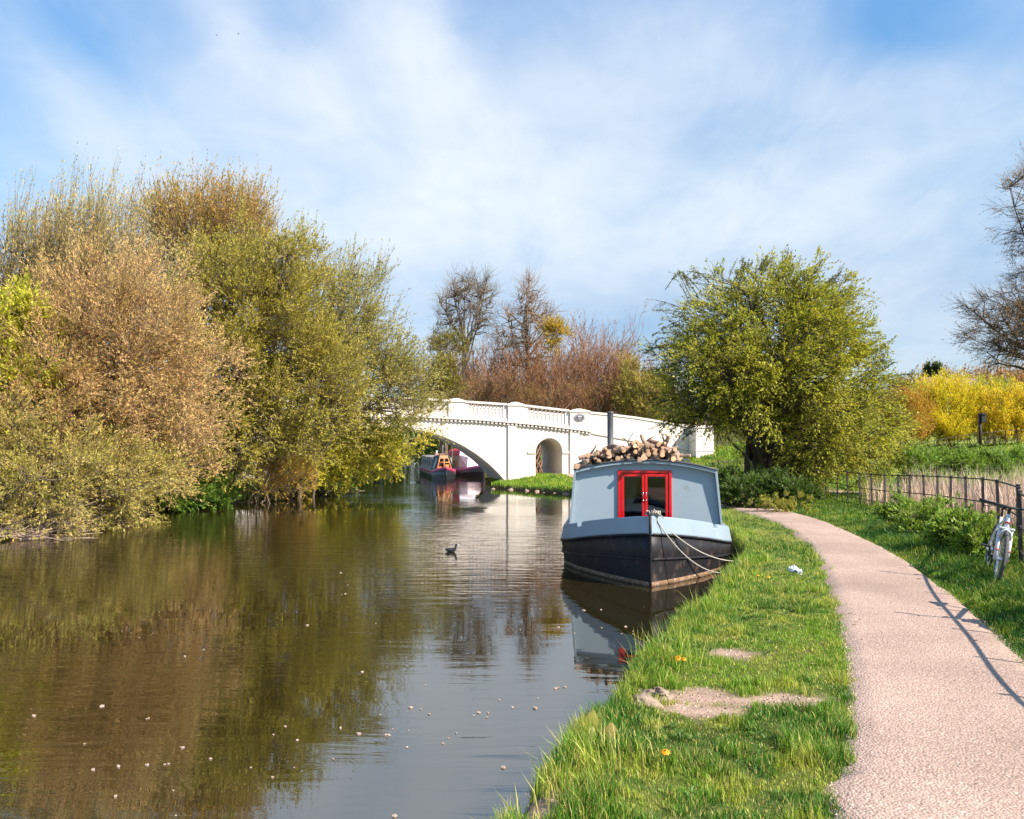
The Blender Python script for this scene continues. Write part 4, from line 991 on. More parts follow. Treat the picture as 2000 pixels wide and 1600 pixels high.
# ---------------------------------------------------------------- firewood on the roof
def logs():
    protos = []
    r = np.random.default_rng(99)
    for v in range(9):
        m = NM(); S = 9; L = r.uniform(.30, .46); rad = 1.0; K = 4
        bark = np.array([.34, .22, .16]) * r.uniform(.6, 1.25); endc = np.array([.62, .38, .22]) * r.uniform(.65, 1.15)
        bend = r.normal(0, .03, 2); V = []; jit = r.uniform(.9, 1.1, S)
        for k in range(K):
            t = k / (K - 1); 
            for i in range(S):
                a = 2 * math.pi * i / S; rr = .05 * jit[i] * r.uniform(.95, 1.05)
                V.append((rr * math.cos(a) + bend[0] * math.sin(t * 3.14), (t - .5) * L, rr * math.sin(a) + bend[1] * math.sin(t * 3.14)))
        m.add(V, [np.array([(k * S + i, k * S + (i + 1) % S, (k + 1) * S + (i + 1) % S, (k + 1) * S + i) for k in range(K - 1) for i in range(S)])], bark, 0, True)
        for k, sgn in ((0, -1), (K - 1, 1)):
            Vc = [np.array(V[k * S + i]) + (0, sgn * .001, 0) for i in range(S)]; c = np.mean(Vc, 0) + (0, sgn * .002, 0)
            m.add([c] + Vc, [(0, 1 + i, 1 + (i + 1) % S) for i in range(S)], endc, 1)
        me = m.mesh('firewood_log'); me.materials.append(M['log_bark']); me.materials.append(M['log_end']); protos.append(me)
    tags = dict(label='short cut log lying in the firewood heap on the boat roof', category='log', group='firewood heaped on the boat roof')
    def put(x, y, z, rad, yaw, pitch, lab=None, ls=1.0):
        p = protos[r.integers(0, 9)]; o = link('firewood_log', p, None, bpt(x, y, z), None, **tags)
        o.rotation_euler = (pitch, 0, BOAT_YAW + yaw); o.scale = (rad / .05, ls, rad / .05)
        if lab: o['label'] = lab
        else:
            px_ = 'left end' if x < -.6 else ('centre' if x < .1 else 'right end'); rel = (z - ROOFZ(x)) / .068
            o['label'] = 'short log in the %s of the firewood heap, near its %s, %s row' % ('bottom layer' if rel < 1.1 else ('middle' if rel < 2.4 else 'top'), px_, 'front' if y < 2.5 else ('second' if y < 2.74 else 'back'))
        return o
    top = lambda x: np.interp(x, [-1.25, -1.1, -.9, -.7, -.45, -.2, 0, .25, .45, .60], [.06, .13, .20, .22, .22, .28, .28, .29, .24, .09])
    for row, yy in enumerate((2.38, 2.62, 2.86)):
        lay = 0; 
        for lay in range(5):
            x = -1.19 + (.045 if lay % 2 else 0)
            while x < .60:
                rad = r.uniform(.020, .048); z = .038 + lay * .060
                x += rad
                if z < top(x) and r.random() < .93:
                    yaw = r.normal(0, .35) if r.random() < .7 else r.uniform(-1.3, 1.3)
                    put(x, yy + r.normal(0, .05), ROOFZ(x) + z + r.normal(0, .012), rad, yaw, r.normal(0, .12) - (.0 if lay else 0))
                x += rad + r.uniform(0, .01)
    put(-1.19, 2.30, ROOFZ(-1.19) + .055, .052, .05, 0, 'cut log with a pale round end at the left corner of the boat roof')
    put(-.03, 2.35, ROOFZ(0) + .06, .062, .1, 0, 'thick log with the largest pale cut end at the front of the heap')
    put(.52, 2.36, ROOFZ(.5) + .13, .055, -.1, .2, 'thick log with a round cut end at the right end of the heap')
    for (x, z, yaw, pit, lab) in ((.22, .33, 1.3, .25, 'log lying crosswise on top of the firewood heap'), (.36, .34, .7, -.9, 'short log propped steeply on the right of the heap'), (.02, .35, 1.0, .9, 'pale log tilted upward on top of the middle of the heap')):
        put(x, 2.5, ROOFZ(x) + z, .036, yaw, pit, lab, .8)
    # twiggy sticks that poke out of the heap
    def stick(pts, lab, forks=()):
        m = NM(); P = [bpt(*p) for p in pts]; tube(m, P, list(np.linspace(.020, .008, len(P))), 6, (.20, .15, .115))
        for f in forks: Q = [bpt(*p) for p in f]; tube(m, Q, list(np.linspace(.012, .005, len(Q))), 5, (.2, .15, .115))
        m.build('firewood_stick', M['log_bark'], label=lab, category='stick', group='sticks poking out of the firewood heap')
    rz = ROOFZ
    stick([(-.26, 2.4, rz(0) + .24), (-.29, 2.4, rz(0) + .33), (-.36, 2.42, rz(0) + .39), (-.41, 2.42, rz(0) + .40)], 'forked stick curling left above the middle of the firewood', [[(-.29, 2.4, rz(0) + .33), (-.25, 2.4, rz(0) + .40), (-.17, 2.38, rz(0) + .53)]])
    stick([(.36, 2.45, rz(.4) + .30), (.33, 2.45, rz(.4) + .42), (.31, 2.44, rz(.4) + .50)], 'stubby stick standing up at the right of the firewood', [[(.35, 2.45, rz(.4) + .36), (.41, 2.45, rz(.4) + .42)]])
    stick([(.50, 2.5, rz(.5) + .22), (.56, 2.5, rz(.5) + .33), (.61, 2.5, rz(.5) + .37), (.66, 2.5, rz(.5) + .46)], 'thin dark twig sticking out at the right end of the firewood', [[(.56, 2.5, rz(.5) + .33), (.52, 2.48, rz(.5) + .40)]])
    stick([(-.95, 2.4, rz(-.9) + .2), (-.86, 2.4, rz(-.9) + .33), (-.85, 2.4, rz(-.9) + .38)], 'thin stick poking up at the left of the firewood')
    stick([(.0, 2.5, rz(0) + .3), (.1, 2.5, rz(0) + .39), (.19, 2.5, rz(0) + .43)], 'stick leaning right on top of the firewood')
logs()

# ---------------------------------------------------------------- narrowboats beyond the bridge
def narrowboat(name, loc, yaw, L, cs, label, kind):
    root = empty(name, (loc[0], loc[1], 0), (0, 0, yaw), label=label, category='boat', group='narrowboats moored beyond the bridge')
    W, bow = 1.03, 1.9; wt, ww, zf, st = hullfun(W, L, .95, .62, 0, bow)
    m = NM()
    def ring(y):
        a, b, z = wt(y), ww(y), zf(y) - .22
        h = [(b * .9, -.3), (b, 0), (b + (a - b) * .6, z * .5), (a, z)]; return h[::-1] + [(-x, z_) for x, z_ in h]
    ringmesh(m, st, ring, True, cs['hull']); m.build('hull', M['col_gloss'], root)
    m = NM()
    for sg in (1, -1): ringmesh(m, st, lambda y: [(sg * wt(y), zf(y) - .22), (sg * (wt(y) - min(.03, wt(y) * .4)), zf(y)), (sg * (wt(y) - min(.07, wt(y) * .7)), zf(y)), (sg * (wt(y) - min(.05, wt(y) * .6)), zf(y) - .22)], True, cs['band'])
    ringmesh(m, st[st < 1.2], lambda y: [(max(wt(y) - .05, .003), zf(y) - .06), (-max(wt(y) - .05, .003), zf(y) - .06)], False, cs['deck'], endcap=False)
    ringmesh(m, st, lambda y: [(max(wt(y) - .05, .003), zf(y) - .2), (-max(wt(y) - .05, .003), zf(y) - .2)], False, cs['band'], endcap=False)
    m.build('gunwale', M['col_gloss'], root)
    def shell(nm_, ya, yb, ze, zc, cside, croof, wb=.9, wt_=.80, zb_=.55):
        m = NM(); xs_ = np.linspace(wt_, -wt_, 9); pr = [(wb, zb_)] + [(x, ze + (zc - ze) * (1 - (x / wt_) ** 2)) for x in xs_] + [(-wb, zb_)]; n = len(pr)
        V = [(x, y, z) for y in (ya, yb) for x, z in pr]
        m.add(V, [(k, k + 1, n + k + 1, n + k) for k in (0, n - 2)] + [tuple(range(n)), tuple(range(2 * n - 1, n - 1, -1))], cside)
        m.add([(x * 1.02, y + (-.04 if y == ya else .04), z + .012) for (x, y, z) in V], [(k, k + 1, n + k + 1, n + k) for k in range(1, n - 2)], croof, 0, True)
        return m.build(nm_, M['col_gloss'], root)
    shell('cabin', 2.9, L - 1.2, 1.62, 1.70, cs['side'], cs['roof'])
    for k in range(4 if L > 9 else 2):
        for sg in (1, -1):
            yw = 3.7 + k * 1.9; m = NM(); xx = sg * .875
            if kind == 'round':
                th = np.linspace(0, 2 * math.pi, 17)[:-1]; V = [(xx + sg * .01, yw + .19 * math.cos(a), 1.12 + .19 * math.sin(a)) for a in th] + [(xx + sg * .03, yw + .15 * math.cos(a), 1.12 + .15 * math.sin(a)) for a in th]
                m.add(V, [(i, (i + 1) % 16, 16 + (i + 1) % 16, 16 + i) for i in range(16)], (.55, .45, .25)); w = m.build('window', M['col_gloss'], root)
                m = NM(); m.add(V[16:], [tuple(range(16))], (.03, .035, .04)); m.build('pane', M['col_gloss'], w)
            else:
                box(m, xx - .02, xx + .02, yw, yw + .75, .92, 1.38, (.5, .5, .5)); w = m.build('window', M['col_gloss'], root)
                m = NM(); box(m, xx - .03, xx + .03, yw + .04, yw + .71, .96, 1.34, (.03, .035, .04)); m.build('pane', M['col_gloss'], w)
    return root, shell, W
ROPT = dict(side=(.42, .36, .33), roof=(.45, .40, .37), hull=(.02, .02, .025), band=(.45, .06, .12), deck=(.3, .1, .1))
ba, sh, W = narrowboat('narrowboat', at_z(872, 937, 0), R_(11), 13, ROPT, 'grey narrowboat with an orange timber front seen under the arch', 'rect'); ba.scale = (.78, .9, .82)
# timber cratch front of the first boat with a dark side cloth
m = NM(); OC = (.62, .27, .10)
for x in (-.62, 0, .62): tube(m, [(x, 1.35, .62), (x * .45, 1.75, 1.75)], .05, 6, OC)
tube(m, [(-.66, 1.32, .68), (.66, 1.32, .68)], .05, 6, OC); tube(m, [(-.46, 1.56, 1.25), (.46, 1.56, 1.25)], .05, 6, OC); box(m, -.34, .34, 1.66, 1.76, 1.55, 1.8, (.6, .4, .22))
m.build('cratch_frame', M['col_gloss'], ba)
m = NM(); m.add([(-.8, 1.4, .65), (-.35, 1.8, 1.85), (-.62, 2.95, 1.72), (-.9, 2.95, .65)], [(0, 1, 2, 3)], (.02, .06, .055)); m.add([(.8, 1.4, .65), (.35, 1.8, 1.85), (.62, 2.95, 1.72), (.9, 2.95, .65)], [(0, 1, 2, 3)], (.02, .06, .055))
m.add([(-.35, 1.8, 1.85), (.35, 1.8, 1.85), (.62, 2.95, 1.75), (-.62, 2.95, 1.75)], [(0, 1, 2, 3)], (.02, .06, .055)); m.add([(-.78, 1.6, .8), (-.5, 1.9, 1.55), (-.6, 2.3, 1.5), (-.86, 2.1, .8)], [(0, 1, 2, 3)], (.35, .45, .45)); m.build('cratch_cover', M['col'], ba)
m = NM(); box(m, -.5, -.2, 1.5, 1.7, .7, .95, (.55, .16, .08)); box(m, .1, .4, 1.5, 1.7, .7, 1.1, (.6, .3, .1)); box(m, -.15, .08, 1.5, 1.62, .7, .85, (.8, .7, .6)); m.build('locker', M['col'], ba)
m = NM(); tube(m, [(-.3, 4.2, 1.68), (-.3, 4.2, 2.15)], .07, 8, (.65, .65, .65)); box(m, -.5, .3, 3.4, 3.9, 1.68, 1.9, (.55, .25, .2)); tube(m, [(.1, 3.2, 1.68), (.1, 3.2, 2.6)], .025, 6, (.3, .3, .3)); m.build('roof_gear', M['col'], ba)
ROPT2 = dict(side=(.30, .19, .15), roof=(.55, .05, .06), hull=(.02, .02, .025), band=(.40, .09, .22), deck=(.6, .35, .35))
bb, sh2, W = narrowboat('narrowboat', at_z(945, 931, 0), R_(27), 7.6, ROPT2, 'brown narrowboat with a red domed canopy at the right edge under the arch', 'round'); bb.scale = (.8, .9, .85)
m = NM(); q = np.linspace(0, math.pi, 9); V = [(.78 * math.cos(a), y, 1.65 + .55 * math.sin(a) ** .6) for y in (3.0, 5.4) for a in q]
m.add(V, [(k, k + 1, 10 + k, 9 + k) for k in range(8)], (.62, .04, .07), 0, True); m.add(V[:9], [tuple(range(9))], (.55, .6, .66)); m.build('canopy', M['col'], bb)
m = NM(); m.add([(-.78, 1.5, .7), (.78, 1.5, .7), (.5, 1.9, 1.5), (-.5, 1.9, 1.5)], [(0, 1, 2, 3)], (.62, .42, .42)); m.add([(-.78, 1.5, .7), (-.5, 1.9, 1.5), (-.8, 2.9, 1.65), (-.9, 2.9, .65)], [(0, 1, 2, 3)], (.58, .40, .42))
m.add([(.78, 1.5, .7), (.5, 1.9, 1.5), (.8, 2.9, 1.65), (.9, 2.9, .65)], [(0, 1, 2, 3)], (.58, .40, .42)); m.add([(-.5, 1.9, 1.5), (.5, 1.9, 1.5), (.8, 2.9, 1.66), (-.8, 2.9, 1.66)], [(0, 1, 2, 3)], (.7, .62, .6)); box(m, -.3, .3, 1.62, 1.7, .8, 1.1, (.75, .7, .68)); m.build('foredeck_cover', M['col_gloss'], bb)

# ---------------------------------------------------------------- coot
def coot():
    p = at_z(881, 1078, 0); m = NM(); B = (.022, .022, .026)
    P = [(-.15, 0, .075), (-.10, 0, .06), (-.03, 0, .05), (.05, 0, .055), (.095, 0, .085), (.115, 0, .13), (.118, 0, .165), (.125, 0, .185), (.15, 0, .188), (.17, 0, .182)]
    rr = [.006, .035, .058, .056, .038, .024, .021, .025, .020, .006]
    V, q = tube_geo(np.array([P]), np.array([rr]), 10); V[:, 1] *= .9; m.add(V, [q, np.array([list(range(10))[::-1]]), np.array([[90 + i for i in range(10)]])], B, 0, True)
    root = m.build('coot', M['feather'], label='small dark coot swimming on the water left of the boat', category='bird'); root.location = (p[0], p[1], -.012); root.rotation_euler = (0, 0, R_(-15)); root.scale = (.85,) * 3
    m = NM(); tube(m, [(.163, 0, .183), (.185, 0, .176), (.20, 0, .17)], [.010, .007, .002], 6, (.8, .78, .7)); ellipsoid(m, (.158, 0, .198), (.010, .007, .012), 6, 4, (.8, .78, .7)); m.build('beak', M['feather'], root)
    m = NM(); ellipsoid(m, (-.04, .045, .07), (.075, .016, .03), 8, 5, (.035, .035, .04)); ellipsoid(m, (-.04, -.045, .07), (.075, .016, .03), 8, 5, (.035, .035, .04)); m.build('wing', M['feather'], root)
coot()
# birds high up
m = NM(); V = [(0, -.25, 0), (0, .25, 0), (-.06, 0, .05), (.06, 0, .05), (0, 0, -.05)]
bm = NM(); ellipsoid(bm, (0, 0, 0), (.22, .06, .06), 6, 5, (.02, .02, .02))
bm.add([(.06, .04, .02), (-.07, .04, .02), (-.03, .34, .16), (-.16, .62, .06), (.02, .36, .16)], [(0, 1, 2, 4), (2, 3, 4)], (.02, .02, .02)); bm.add([(.06, -.04, .02), (-.07, -.04, .02), (-.03, -.34, .16), (-.16, -.62, .06), (.02, -.36, .16)], [(0, 1, 2, 4), (2, 3, 4)], (.02, .02, .02))
bme = bm.mesh('flying_bird'); bme.materials.append(M['feather'])
for (px, py, lab) in ((423, 69, 'left of two tiny birds high above the left trees'), (466, 66, 'right of two tiny birds high above the left trees')):
    link('flying_bird', bme, None, at_y(px, py, 190), (0.2, 0, random.uniform(0, 3)), label=lab, category='bird', group='birds high in the sky')

# ---------------------------------------------------------------- petals and catkins on the water
def petals():
    protos = []
    for v in range(5):
        rr = np.random.default_rng(v); m = NM(); n = 7; V = [(0, 0, .006)]
        for i in range(n):
            a = 2 * math.pi * i / n; k = rr.uniform(.6, 1.2); V.append((.021 * k * math.cos(a), .021 * k * math.sin(a) * 1.2, .004 + .012 * rr.random()))
        m.add(V, [(0, 1 + i, 1 + (i + 1) % n) for i in range(n)], (1, 1, 1), 0, True)
        W_ = [(x, y, -.003) for x, y, z in V]; m.add([V[i] for i in range(1, n + 1)] + W_[1:], [(i, n + i, n + (i + 1) % n, (i + 1) % n) for i in range(n)])
        me = m.mesh('floating_petal'); me.materials.append(M['petal']); protos.append(me)
    S = [(290, 1403), (286, 1404), (356, 1460), (165, 1453), (199, 1380), (182, 1504), (231, 1497), (287, 1494), (322, 1493), (329, 1492), (411, 1482), (490, 1499), (339, 1544), (226, 1555), (532, 1518), (575, 1499), (651, 1483), (534, 1435), (557, 1419), (581, 1446), (665, 1422), (700, 1433), (753, 1435), (760, 1436), (767, 1424), (798, 1427), (795, 1460), (743, 1396), (802, 1382), (822, 1385), (838, 1395), (831, 1338), (865, 1452), (876, 1442), (891, 1432), (925, 1398), (935, 1392), (953, 1392), (951, 1401), (975, 1367), (983, 1499), (770, 1594), (343, 1593), (762, 1254), (708, 1313), (398, 1269), (272, 1245), (361, 1282), (665, 1119), (679, 1143), (674, 1160), (668, 1161), (735, 1125), (600, 1221), (734, 1218), (66, 1398), (1140, 1192), (1174, 1191), (1222, 1224), (1236, 1233), (1236, 1238), (1214, 1238), (1122, 1237), (1175, 1226), (1090, 1343), (1103, 1342), (1085, 1345), (1050, 1364), (1045, 1383), (1001, 1382), (965, 1191), (1016, 1230), (1038, 1190), (1090, 1225), (1055, 1189), (880, 1179), (941, 1199)]
    r = random.Random(4)
    for px, py in S:
        p = at_z(px, py, 0.003); k = r.uniform(.28, .85) * (.7 + .02 * p[1])
        o = link('floating_petal', protos[r.randrange(5)], None, p, (0, 0, r.uniform(0, 6.28)), label='small pale petal floating on the canal surface', category='petal', group='pale petals scattered over the water'); o.scale = (k * r.uniform(.6, 1.5), k, k)
petals()

# ---------------------------------------------------------------- iron fences
def iron_fence(name, pts, posts, hp, rails, label, w=.026, zf=None):
    root = empty(name, (pts[0][0], pts[0][1], hz(*pts[0])), label=label, category='fence'); o0 = np.array([pts[0][0], pts[0][1], hz(*pts[0])])
    zf = zf or (lambda x, y: hz(x, y))
    pm = NM(); box(pm, -w, w, -.009, .009, -.25, hp, b=.002); box(pm, -w * 1.25, w * 1.25, -.014, .014, hp, hp + .018); pme = pm.mesh('post'); pme.materials.append(M['fence_iron'])
    r = np.random.default_rng(8)
    for (x, y, a) in posts:
        link('post', pme, root, np.array([x, y, zf(x, y)]) - o0, (r.normal(0, .012), r.normal(0, .012), a + math.pi / 2 + r.normal(0, .05)))
    for h, rd in rails:
        m = NM(); n = len(pts); P = [np.array([p[0], p[1], zf(p[0], p[1]) + h + (.012 * math.sin(i * .9 + h * 7) if rd < .012 else .006 * math.sin(i * .5))]) - o0 for i, p in enumerate(pts)]
        tube(m, P, rd, 6); m.build('rail', M['fence_iron'], root)
    return root
def fz(x, y): return float(zbase(y)) - .02
posts = []; ang = np.arctan2(*np.gradient(FENCE, axis=0).T[::-1]); ratio = FENCE[:, 0] / np.maximum(FENCE[:, 1], .1)
for px in (1611, 1632, 1654, 1677, 1702, 1726, 1751, 1775, 1799, 1826, 1852, 1884, 1917, 1946, 1983):
    i = int(np.argmin(np.abs(ratio - (px - 1000) / 1600) + (FENCE[:, 1] < 10) * 9)); posts.append((FENCE[i, 0], FENCE[i, 1], ang[i]))
cum = np.concatenate([[0], np.cumsum(np.linalg.norm(np.diff(FENCE, axis=0), axis=1))])
s_first = cum[int(np.argmin(np.abs(FENCE[:, 1] - posts[-1][1])))]
s = s_first - 1.1
while s > 0: i = int(np.argmin(np.abs(cum - s))); posts.append((FENCE[i, 0], FENCE[i, 1], ang[i])); s -= .98
iron_fence('iron_fence', [tuple(p) for p in FENCE[::3]], posts, 1.07, [(1.05, .015), (.60, .014), (.26, .014)], 'low iron estate fence with flat posts following the path on the right', zf=fz)
# fence across the top of the field
A_, B_ = at_y(1755, 868, 58)[:2], at_y(2080, 868, 58)[:2]
pts = [tuple(A_ + (B_ - A_) * t) for t in np.linspace(0, 1, 14)]
iron_fence('field_fence', pts, [(p[0], p[1], 0) for p in [tuple(A_ + (B_ - A_) * t) for t in np.linspace(0, 1, 15)]], 1.15, [(1.1, .022), (.75, .016), (.4, .016)], 'dark iron fence crossing the top of the green field', w=.035)
pts = [tuple(a * (1 - t) + b * t) for a, b in [(at_z(1392, 950, .3)[:2], np.array([12.0, 42.0]))] for t in np.linspace(0, 1, 8)]
iron_fence('slope_fence', pts, [(p[0], p[1], 0) for p in pts], 1.2, [(1.15, .02), (.7, .014), (.3, .014)], 'thin iron fence on the grassy slope right of the bridge end', w=.03)
# dark box on a pole by the field fence
def box_post():
    p = at_y(1915, 868, 56); z = hz(p[0], p[1]); root = empty('post_with_box', (p[0], p[1], z), label='tall dark post carrying a small black box beside the field fence', category='post')
    sc = 56 / 1600; h = (868 - 808) * sc + (CAM_H + (870 - 868) * sc - z)
    m = NM(); tube(m, [(0, 0, -.2), (0, 0, h)], .10, 8, (.035, .02, .02)); m.build('pole', M['col'], root)
    m = NM(); box(m, .0, .34, -.2, .18, h - .62, h + .02, (.02, .02, .022), b=.03); box(m, .02, .30, -.26, -.2, h - .1, h - .02, (.02, .02, .022)); m.build('box', M['col'], root)
box_post()

# ---------------------------------------------------------------- bicycles
def torus(m, R1, r1, c, n=36, S=8, col=(1, 1, 1), mat=0):
    V = []; 
    for i in range(n):
        a = 2 * math.pi * i / n
        for j in range(S):
            b = 2 * math.pi * j / S; rr = R1 + r1 * math.cos(b); V.append((c[0] + rr * math.cos(a), c[1] + r1 * .95 * math.sin(b), c[2] + rr * math.sin(a)))
    m.add(V, [np.array([(i * S + j, i * S + (j + 1) % S, ((i + 1) % n) * S + (j + 1) % S, ((i + 1) % n) * S + j) for i in range(n) for j in range(S)])], col, mat, True)
def bicycle():
    root = empty('bicycle'); RW_ = .335
    for nm_, cx in (('front_wheel', 0.0), ('rear_wheel', -1.06)):
        w = NM(); torus(w, RW_ - .05, .012, (cx, 0, RW_), 32, 6); lathe(w, [(.02, -.05), (.02, .05)], 10); w.V[-1] = np.stack([w.V[-1][:, 0] + cx, w.V[-1][:, 2], w.V[-1][:, 1] + RW_], -1)
        wo = w.build(nm_, M['chrome'], root)
        m = NM(); torus(m, RW_ - .024, .024, (cx, 0, RW_), 40, 8); m.build('tyre', M['tyre'], wo)
        m = NM()
        for i in range(24):
            a = 2 * math.pi * i / 24; sd_ = .028 if i % 2 else -.028; tube(m, [(cx + .02 * math.cos(a + .9), sd_, RW_ + .02 * math.sin(a + .9)), (cx + (RW_ - .055) * math.cos(a), 0, RW_ + (RW_ - .055) * math.sin(a))], .0014, 3, caps=False)
        m.build('spokes', M['chrome'], wo, kind='stuff')
    hd0, hd1 = Vector((-.13, 0, .70)), Vector((-.20, 0, .86)); bb = Vector((-.66, 0, .29)); st = Vector((-.84, 0, .78)); ra = Vector((-1.06, 0, RW_))
    m = NM()
    tube(m, [hd0, hd1], .024, 10); tube(m, [hd0 + Vector((-.01, 0, .03)), bb], .027, 10); tube(m, [hd1 - Vector((0, 0, .03)), st - Vector((-.02, 0, .1))], .020, 10); tube(m, [bb, st], .018, 10)
    for y in (.035, -.035): tube(m, [bb + Vector((0, y * .6, 0)), ra + Vector((0, y * 1.9, 0))], .011, 8); tube(m, [st - Vector((-.01, -y * .4, .1)), ra + Vector((0, y * 1.9, 0))], .009, 8)
    m.build('frame', M['white_paint'], root)
    m = NM()
    for y in (.062, -.062):
        tube(m, [(0, y, RW_ - .02), (-.045, y, .50), (-.085, y, .60)], [.021, .022, .020], 10); tube(m, [(-.085, y, .60), (-.12, y, .70)], .015, 8)
    tube(m, [(-.065, -.062, .56), (-.05, -.05, .66), (-.07, 0, .69), (-.05, .05, .66), (-.065, .062, .56)], .013, 8)
    box(m, -.165, -.07, -.085, .085, .685, .715, b=.01); m.build('fork', M['white_paint'], root)
    m = NM(); tube(m, [hd1, hd1 + Vector((-.02, 0, .06)), hd1 + Vector((.05, 0, .09))], .018, 8); H = hd1 + Vector((.05, 0, .09))
    tube(m, [H + Vector((-.07, -.31, .02)), H + Vector((-.02, -.17, .015)), H, H + Vector((-.02, .17, .015)), H + Vector((-.07, .31, .02))], .013, 8)
    hb = m.build('handlebar', M['black_plastic'], root)
    for sg in (-1, 1):
        m = NM(); tube(m, [H + Vector((-.05, sg * .22, .018)), H + Vector((-.072, sg * .33, .021))], .018, 8); m.build('grip', M['black_plastic'], hb)
        m = NM(); tube(m, [H + Vector((-.02, sg * .17, .0)), H + Vector((.03, sg * .22, -.03)), H + Vector((.02, sg * .30, -.035))], .007, 6); m.build('brake_lever', M['black_plastic'], hb)
    m = NM()
    for sg in (-1, 1):
        tube(m, [H + Vector((-.02, sg * .16, 0)), H + Vector((.09, sg * .12, -.03)), H + Vector((.08, sg * .03, -.12)), Vector((-.08, sg * .06, .66))], .003, 5)
    m.build('brake_cable', M['black_plastic'], root)
    m = NM(); sp = st + Vector((-.04, 0, .13)); V = []
    prof = [(-.13, .075), (-.10, .085), (-.03, .07), (.03, .035), (.10, .022), (.14, .016)]
    for x, w_ in prof: V += [(sp.x + x, w_, sp.z + .01), (sp.x + x, w_ * .6, sp.z + .03), (sp.x + x, -w_ * .6, sp.z + .03), (sp.x + x, -w_, sp.z + .01), (sp.x + x, -w_ * .5, sp.z - .02), (sp.x + x, w_ * .5, sp.z - .02)]
    m.add(V, [(6 * i + k, 6 * i + 6 + k, 6 * i + 6 + (k + 1) % 6, 6 * i + (k + 1) % 6) for i in range(5) for k in range(6)] + [tuple(range(6)), tuple(range(35, 29, -1))], (1, 1, 1), 0, True); tube(m, [st, sp], .014, 8); m.build('saddle', M['black_plastic'], root)
    m = NM(); V = []; lathe(m, [(.085, -.004), (.085, .004)], 22); m.V[-1] = np.stack([m.V[-1][:, 0] + bb.x, m.V[-1][:, 2] - .055, m.V[-1][:, 1] + bb.z], -1)
    tube(m, [bb + Vector((0, -.07, 0)), bb + Vector((0, .07, 0))], .018, 8); tube(m, [bb + Vector((0, -.07, 0)), bb + Vector((.12, -.085, .12))], .011, 6); tube(m, [bb + Vector((0, .07, 0)), bb + Vector((-.12, .085, -.12))], .011, 6)
    ck = m.build('crank', M['dark_metal'], root)
    for sg, off in ((-1, Vector((.12, -.14, .12))), (1, Vector((-.12, .14, -.12)))):
        p = bb + off; m = NM(); box(m, p.x - .045, p.x + .045, p.y - .045, p.y + .045, p.z - .012, p.z + .012, b=.004); m.build('pedal', M['black_plastic'], ck)
    m = NM(); tube(m, [bb + Vector((0, -.055, .085)), ra + Vector((0, -.055, .04)), ra + Vector((-.04, -.055, 0)), ra + Vector((.0, -.055, -.05)), ra + Vector((.03, -.055, -.12)), bb + Vector((0, -.055, -.085))], .006, 5); m.build('chain', M['dark_metal'], root)
    m = NM(); box(m, -.60, -.50, -.03, .03, .42, .56, b=.01); tube(m, [(-.075, -.062, .50), (-.075, -.062, .503)], .0225, 8, caps=False); m.build('bottle', M['black_plastic'], root)
    m = NM(); tube(m, [(-.13, .0, .76), (-.137, .0, .77)], .0255, 10, (.6, .05, .09)); tube(m, [(-.02, -.062, .43), (-.024, -.062, .44)], .0235, 10, (.6, .05, .09)); tube(m, [(-.02, .062, .43), (-.024, .062, .44)], .0235, 10, (.6, .05, .09)); m.build('decal', M['col'], root)
    return root
bike = bicycle()
def place_bike(o, front, rear_dir, lean):
    d = Vector((-rear_dir[0], -rear_dir[1], 0)).normalized(); yaw = math.atan2(d.y, d.x)
    o.matrix_world = Matrix.Translation(front) @ Matrix.Rotation(yaw, 4, 'Z') @ Matrix.Rotation(lean, 4, 'X')
def copy_tree(o, par=None):
    c = o.copy(); COL.objects.link(c)
    if par is not None: c.parent = par
    for ch in list(o.children): copy_tree(ch, c)
    return c
bpy.context.view_layer.update()
b2 = copy_tree(bike)
fp = ground_at(1943, 1146); place_bike(bike, (fp[0], fp[1], fp[2]), (.43, .90), R_(-12))
bike['label'] = 'white mountain bike leaning in the long grass against the iron fence'; bike['category'] = 'bicycle'; bike['group'] = 'bicycles leaning on the fence'
place_bike(b2, (4.80, 7.2, hz(4.80, 7.2)), (.38, .92), R_(-9))
b2['label'] = 'second white bicycle leaning on the fence nearest the viewer'; b2['category'] = 'bicycle'; b2['group'] = 'bicycles leaning on the fence'

